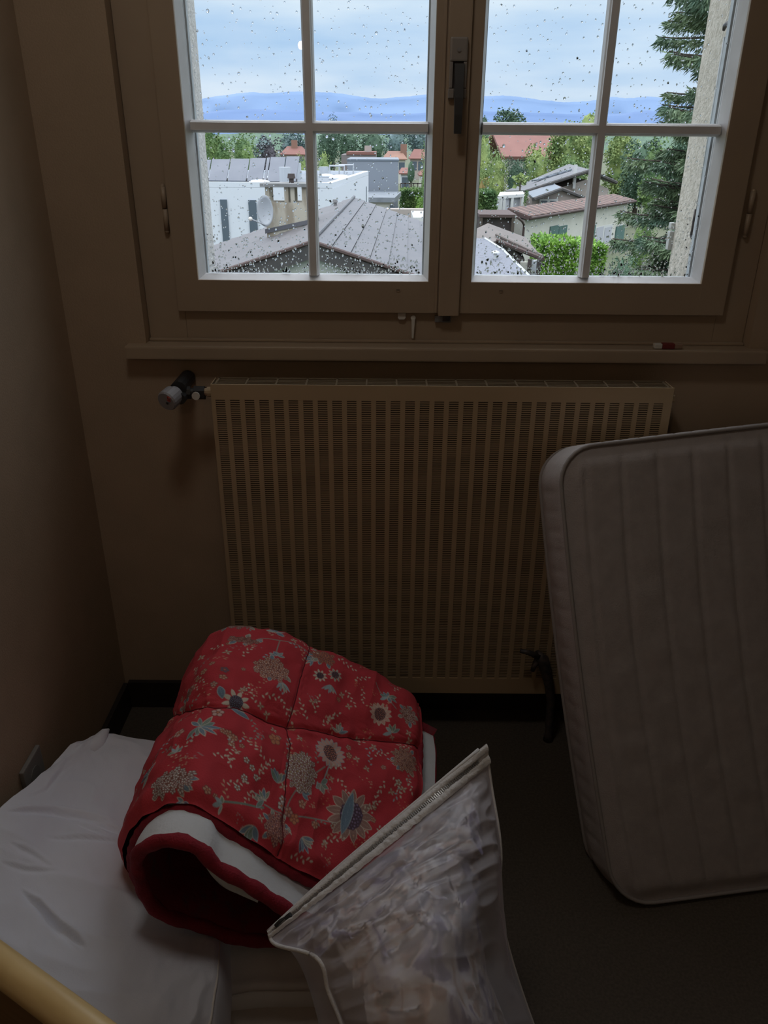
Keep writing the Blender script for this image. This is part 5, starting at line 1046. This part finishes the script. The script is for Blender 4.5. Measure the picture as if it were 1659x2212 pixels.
for x0_, x1_, y_, mm in ((1124, 1141, 566, 'wallcream'), (1149, 1162, 562, 'wallwhite')): p, q = A(x0_, y_, 28.0), A(x1_, y_, 28.0); b = MB(); b.box(p.x, q.x, 28.0, 28.1, GZ, p.z); b.build('door', M[mm], PV)
for x_ in (1120, 1145, 1165): q = A(x_, 560, 27.9); b = MB(); b.box(q.x-.06, q.x+.06, 27.85, 27.99, GZ, q.z); b.build('post', M['darkwood'], PV)
NR_ = empty('speckled_roof_house', (4, 17, GZ), label='closest roof at the lower right, grey speckled with a small white vent', cat='house')
q0, q1, q2, q3, q4 = A(1008, 512, 19.5), A(1048, 516, 18.8), A(1086, 540, 17.5), A(1150, 604, 14.2), A(1006, 640, 13.5)
b = MB(); facet(b, [q0, q1, q2, q3, A(1190, 650, 12.7), q4], .12); b.build('roof', M['nearroof'], NR_)
b = MB(); b.tube([q1, q2, q3, A(1190, 650, 12.7)], .035, 6); b.build('roof_edge', M['dish'], NR_)
b = MB(); b.hexa([Vector((q0.x, 19, GZ)), Vector((q2.x-.8, 17, GZ)), Vector((q3.x-.8, 13.8, GZ)), Vector((q4.x, 13.8, GZ)), Vector((q0.x, 19, q0.z-.2)), Vector((q2.x-.8, 17, q2.z-.35)), Vector((q3.x-.8, 13.8, q3.z-.3)), Vector((q4.x, 13.8, q4.z-.3))][::1]); b.build('wall', M['wallgreen'], NR_)
c = A(1070, 552, 16.4); b = MB(); b.tube([c+Vector((0, 0, -.12)), c+Vector((0, 0, .06))], .035, 8); b.tube([c+Vector((0, 0, .05)), c+Vector((0, 0, .07)), c+Vector((0, 0, .10))], [.09, .08, .02], 12); b.build('roof_vent', M['frost'], NR_)

# ---- vegetation: each crown is a cloud of leaf blades
def blades(C, L, wd, seed, droop=0, up=None):
    r = np.random.default_rng(seed); n = len(C); d = r.normal(size=(n, 3)); d[:, 2] = d[:, 2]*.7-droop; d /= np.linalg.norm(d, axis=1, keepdims=True)
    s_ = np.cross(d, r.normal(size=(n, 3))); s_ /= np.linalg.norm(s_, axis=1, keepdims=True); l_ = (L*r.uniform(.6, 1.3, n))[:, None]; w_ = (wd*r.uniform(.7, 1.2, n))[:, None]
    V = np.stack([C-s_*w_*.3, C+d*l_*.45-s_*w_, C+d*l_, C+d*l_*.45+s_*w_], 1); return V.reshape(-1, 3), np.arange(4*n).reshape(-1, 4)
def tree(name, label, x, y, Y, wpx, hpx, m, n=900, leafk=.055, trunk=True, seed=0, group=None, droop=.0, blobs=11, cat='tree', shape='round', gz=GZ):
    """x, y: pixel of the crown's centre at distance Y; wpx, hpx: crown size in photo pixels"""
    s_ = Y*.93/FPX; c = A(x, y, Y)
    if name not in ('vine', 'big_leaf_plant', 'cypress'):      # crowns reach down to the undergrowth
        zt_ = c.z+hpx*s_/2; zb_ = max(gz+.3, zt_-max(hpx*s_, 6.5)); c.z = (zt_+zb_)/2; hpx = (zt_-zb_)/s_; n = int(n*1.8); leafk *= 1.15; blobs = int(blobs*1.6)
    W2, H2 = wpx*s_/2, hpx*s_/2; r = np.random.default_rng(seed*7+3)
    pts = []
    for k in range(blobs):
        a = r.uniform(0, 2*pi); q = math.sqrt(r.uniform(0, 1))*.62; zz_ = r.uniform(-.6, .66)
        if shape == 'cone': q *= (1-(zz_+.6)/1.45)
        br = r.uniform(.34, .5)*(1 if shape != 'cone' else (1-(zz_+.6)/1.9)); bc2 = np.array([q*cos(a), q*sin(a), zz_])
        m_ = n//blobs; d = r.normal(size=(m_, 3)); d /= np.linalg.norm(d, axis=1, keepdims=True); pts.append(bc2+d*br*r.uniform(.72, 1.05, m_)[:, None])
    P_ = np.concatenate(pts); P_ = P_*np.array([W2, W2*.8, H2])*1.0+np.array(c); P_[:, 2] = np.maximum(P_[:, 2], gz+.05)
    V, F = blades(P_, leafk*max(W2, .6)*2, leafk*max(W2, .6)*.75, seed, droop)
    root = empty(name, (c.x, c.y, gz), label=label, cat=cat, group=group)
    npmesh('foliage', V, F, M[m], root, smooth=False)
    if name not in ('vine', 'big_leaf_plant'):
        b = MB(); b.sphere((c.x, c.y, c.z), 1, 12, 8, sc=(W2*.56, W2*.42, H2*.72 if shape != 'cone' else H2*.6)); b.v = [(q[0]+r.normal()*.06*W2, q[1], q[2]+r.normal()*.06*H2) for q in b.v]; b.build('crown_core', M[m], root)
    if trunk:
        b = MB(); b.tube([(c.x, c.y, gz), (c.x+W2*.05, c.y, (gz+c.z)/2), (c.x, c.y, c.z+H2*.3)], [W2*.10+.06, W2*.07+.05, .04], 7); b.build('trunk', M['bark'], root, True)
    return root
TT_ = [
 ('broad_tree', 'bright green round tree behind the left end of the solar panels', 470, 312, 85, 80, 60, 'leaf_green', 1700),
 ('broad_tree', 'green tree behind the middle of the solar panels', 525, 312, 92, 75, 58, 'leaf_green', 1500),
 ('dark_tree', 'dull purple-leaved tree left of the red hip roof', 583, 320, 105, 60, 34, 'leaf_purple', 1000),
 ('broad_tree', 'pale green tree above the purple-leaved one', 570, 298, 125, 70, 22, 'leaf_haze', 900),
 ('broad_tree', 'distant blue-green tree above the red hip roof', 632, 300, 190, 70, 28, 'leaf_haze', 900),
 ('small_tree', 'small tree top showing over the left crossbar at its far left', 446, 262, 120, 40, 30, 'leaf_green', 500),
 ('broad_tree', 'dark green tree right of the left central glazing bar', 705, 300, 110, 60, 62, 'leaf_dark', 1400),
 ('yellow_bush', 'yellow-green bush left of the brown roofed building', 700, 342, 80, 46, 46, 'leaf_yellow', 900),
 ('yellow_bush', 'yellow-green shrub above the white flat roof at the central bar', 657, 346, 72, 40, 34, 'leaf_yellow', 700),
 ('pointed_tree', 'dark tree whose top pokes over the left crossbar', 719, 264, 118, 32, 30, 'leaf_dark', 600),
 ('broad_tree', 'dark green tree behind the brown roofed building', 752, 305, 125, 66, 54, 'leaf_dark', 1400),
 ('broad_tree', 'blue-green tree behind the blue-grey building', 806, 306, 147, 72, 56, 'leaf_dark', 1400),
 ('broad_tree', 'far blue-green tree behind the orange tiled house', 858, 300, 190, 60, 44, 'leaf_haze', 1000),
 ('broad_tree', 'far dark tree above the pink-red roof', 908, 302, 195, 66, 44, 'leaf_haze', 1000),
 ('broad_tree', 'leafy green tree at the right edge of the left leaf', 926, 352, 66, 44, 100, 'leaf_green', 1300),
 ('cypress', 'dark pointed cypress before the orange and pink houses', 888, 372, 92, 26, 66, 'leaf_dark', 900, 'cone'),
 ('broad_tree', 'round dark trees topping the right leaf crossbar at left', 1048, 262, 130, 36, 34, 'leaf_dark', 700),
 ('broad_tree', 'wide dark tree showing over the right leaf crossbar', 1105, 262, 135, 80, 40, 'leaf_dark', 1200),
 ('yellow_tree', 'tall yellow-green tree left of the large red roof', 1045, 325, 72, 50, 90, 'leaf_yellow', 1500),
 ('yellow_tree', 'round yellow-green tree below the large red roof', 1072, 366, 66, 66, 84, 'leaf_yellow', 1700),
 ('broad_tree', 'dark shrub mass left of the patched grey roofs', 1115, 372, 76, 60, 60, 'leaf_dark', 1300),
 ('willow', 'drooping yellow-green willow in front of the large red roof', 1160, 350, 82, 84, 80, 'leaf_yellow', 2200),
 ('willow', 'tall willow between the glazing bar and the red roof', 1225, 325, 84, 96, 112, 'leaf_yellow', 2800),
 ('willow', 'willow top rising over the right leaf crossbar beside the bar', 1270, 285, 90, 84, 100, 'leaf_yellow', 2400),
 ('willow', 'willow right of the right leaf central bar', 1345, 322, 84, 90, 80, 'leaf_yellow', 2400),
 ('broad_tree', 'green shrub behind the patched grey roofs', 1240, 364, 78, 80, 50, 'leaf_green', 1300),
 ('orange_shrub', 'orange-leaved shrub at the left edge of the right leaf', 1040, 400, 60, 34, 40, 'leaf_orange', 700),
 ('broad_tree', 'bright bush above the clipped hedge at left of the right leaf', 1042, 418, 64, 50, 40, 'leaf_green', 1000),
 ('big_leaf_plant', 'banana-like plant with long pale leaves by the grey roofs', 1124, 392, 60, 34, 36, 'leaf_yellow', 60),
 ('vine', 'green creeper climbing beside the conservatory', 1136, 428, 52.5, 12, 34, 'leaf_green', 400),
 ('light_bush', 'light green bush in front of the clipped hedge in the left leaf', 912, 436, 70, 32, 34, 'leaf_hedge', 900),
 ('broad_tree', 'green tree glimpsed between spruce and stucco reveal', 1420, 330, 70, 80, 60, 'leaf_green', 1000),
 ('broad_tree', 'dark tree mass behind the spruce just right of the right willow', 1385, 345, 76, 90, 90, 'leaf_dark', 3600),
 ('broad_tree', 'dark green tree behind the spruce next to the stucco reveal', 1470, 345, 74, 90, 100, 'leaf_dark', 3600),
 ('low_bush', 'low dark bush at the spruce foot right of the hedge', 1345, 570, 30, 90, 50, 'leaf_dark', 1800),
 ('low_bush', 'low green bush behind the lowest spruce branches at right', 1425, 560, 31, 80, 60, 'leaf_green', 1600),
 ('low_bush', 'leafy bush in front of the right end of the cream house', 1390, 500, 40, 60, 80, 'leaf_green', 1500),
]
for i, q in enumerate(TT_):
    tree(q[0], q[1], q[2], q[3], q[4], q[5], q[6], q[7], q[8], seed=i+1, droop=.8 if q[0] == 'willow' else 0, leafk=.30 if q[0] == 'big_leaf_plant' else (.05 if q[8] > 1200 else .065), shape=q[9] if len(q) > 9 else 'round', cat='plant' if q[0] in ('vine', 'big_leaf_plant') else ('bush' if 'bush' in q[0] or 'shrub' in q[0] else 'tree'), blobs=11 if q[8] > 500 else 5, trunk=q[0] not in ('vine',))
def hedge(name, label, x0_, x1_, yt, Y, dep, m, n, seed, yb=None):
    a, c = A(x0_, yt, Y), A(x1_, yt, Y); r = np.random.default_rng(seed); zt_ = a.z; root = empty(name, ((a.x+c.x)/2, Y, GZ), label=label, cat='hedge')
    b = MB(); b.box(a.x+.12, c.x-.12, Y+.12, Y+dep, GZ, zt_-.12); b.build('core', M['leaf_dark'], root)
    f = r.uniform(size=n); P_ = np.empty((n, 3)); k = f < .55; P_[k] = np.stack([r.uniform(a.x, c.x, k.sum()), r.normal(Y+.05, .05, k.sum()), r.uniform(GZ, zt_, k.sum())], 1)
    k2 = ~k & (f < .85); P_[k2] = np.stack([r.uniform(a.x, c.x, k2.sum()), r.uniform(Y, Y+dep, k2.sum()), r.normal(zt_, .04, k2.sum())], 1)
    k3 = f >= .85; P_[k3] = np.stack([r.choice([a.x, c.x], k3.sum()), r.uniform(Y, Y+dep, k3.sum()), r.uniform(GZ, zt_, k3.sum())], 1)
    V, F = blades(P_, .22, .06, seed, -.3); npmesh('foliage', V, F, M[m], root, smooth=False)
hedge('clipped_hedge', 'bright green square-clipped hedge in front of the cream house', 1173, 1248, 528, 38, 3, 'leaf_hedge', 12000, 5)
hedge('round_hedge', 'green hedge right of the glazing bar before the curtained window', 1254, 1308, 534, 41, 3, 'leaf_hedge', 7000, 6)
hedge('tall_hedge', 'clipped green hedge left of the conservatory', 1030, 1072, 420, 50, 3, 'leaf_green', 9000, 7)
hedge('garden_hedge', 'long clipped hedge low in the left leaf behind the gable roof', 868, 940, 413, 82, 4, 'leaf_green', 9000, 8)
b = MB(); p, q = A(868, 452, 60), A(945, 452, 60); b.box(p.x-3, q.x+1, 60, 61, GZ, p.z); tag(b.build('garden_wall', M['wallpink'], None), 'low grey-pink garden wall behind the gable roof', 'wall')
b = MB(); p, q = A(893, 470, 40), A(935, 470, 40); b.box(p.x, q.x+1, 40, 44, p.z-.25, p.z); b.box(p.x+.2, q.x+.8, 40.2, 43.8, GZ, p.z-.26, 1); tag(b.build('flat_canopy', [M['frost'], M['darkwood']], None), 'white-edged flat canopy right of the gable roof', 'canopy')

# ---- the big spruce beside the window
SP = empty('spruce', (7, 20, GZ), label='large dark green spruce with drooping branches beside the right reveal', cat='tree')
tb = A(1560, 600, 19.5); tx, ty = tb.x, 19.5; ztop = 12.0
b = MB(); b.tube([(tx, ty, GZ), (tx, ty, 1), (tx, ty, ztop)], [.26, .18, .03], 10); b.build('trunk', M['bark'], SP, True)
r = np.random.default_rng(77); pts, dirs = [], []; br = MB(); nb_ = 0
z = GZ+.6
while z < ztop-.3:
    hfrac = (z-GZ)/(ztop-GZ); Lmax = 2.75*(1-hfrac)**.5+.2
    for k in range(7):
        a = r.uniform(0, 2*pi); L = Lmax*r.uniform(.62, 1.12); zz0 = z+r.uniform(-.12, .12); sag = r.uniform(.10, .22)*L; P_ = []
        for i in range(7): q = i/6; P_.append(Vector((tx+cos(a)*L*q, ty+sin(a)*L*q, zz0-sag*2.2*q+sag*1.7*q*q)))
        if nb_ < 300: bb_ = MB(); bb_.tube(P_, [.035*(1-i/7.5)+.006 for i in range(7)], 4); bb_.build('branch', M['bark'], SP)
        nb_ += 1
        m_ = int((680 if z < 2.4 else 380)*L)
        q = r.uniform(.12, 1, m_)**.8; idx_ = np.minimum((q*6).astype(int), 5); fr = q*6-idx_; PA = np.array([list(p) for p in P_]); base = PA[idx_]*(1-fr[:, None])+PA[idx_+1]*fr[:, None]
        side = r.normal(size=m_)*.16*L*(1-q*.75); base[:, 0] += -sin(a)*side; base[:, 1] += cos(a)*side; base[:, 2] -= np.abs(side)*.25+r.uniform(0, .22, m_)*r.uniform(0, 1, m_)
        pts.append(base); dd_ = np.stack([cos(a)*np.ones(m_)*.55-sin(a)*np.sign(side)*.5, sin(a)*np.ones(m_)*.55+cos(a)*np.sign(side)*.5, -.55+r.normal(size=m_)*.3], 1); dirs.append(dd_)
    z += .235 if z < 8 else .6
P_ = np.concatenate(pts); Dd = np.concatenate(dirs)+r.normal(size=(len(P_), 3))*.3; Dd /= np.linalg.norm(Dd, axis=1, keepdims=True)
s_ = np.cross(Dd, r.normal(size=Dd.shape)); s_ /= np.linalg.norm(s_, axis=1, keepdims=True); l_ = r.uniform(.09, .21, len(P_))[:, None]; w_ = r.uniform(.011, .019, len(P_))[:, None]
V = np.stack([P_-s_*w_*.6, P_+Dd*l_*.5-s_*w_, P_+Dd*l_, P_+Dd*l_*.5+s_*w_], 1).reshape(-1, 3); nf = npmesh('needles', V, np.arange(len(V)).reshape(-1, 4), M['spruce'], SP, smooth=False); tag(nf, kind='stuff')
print('spruce blades', len(P_), 'branches', nb_)
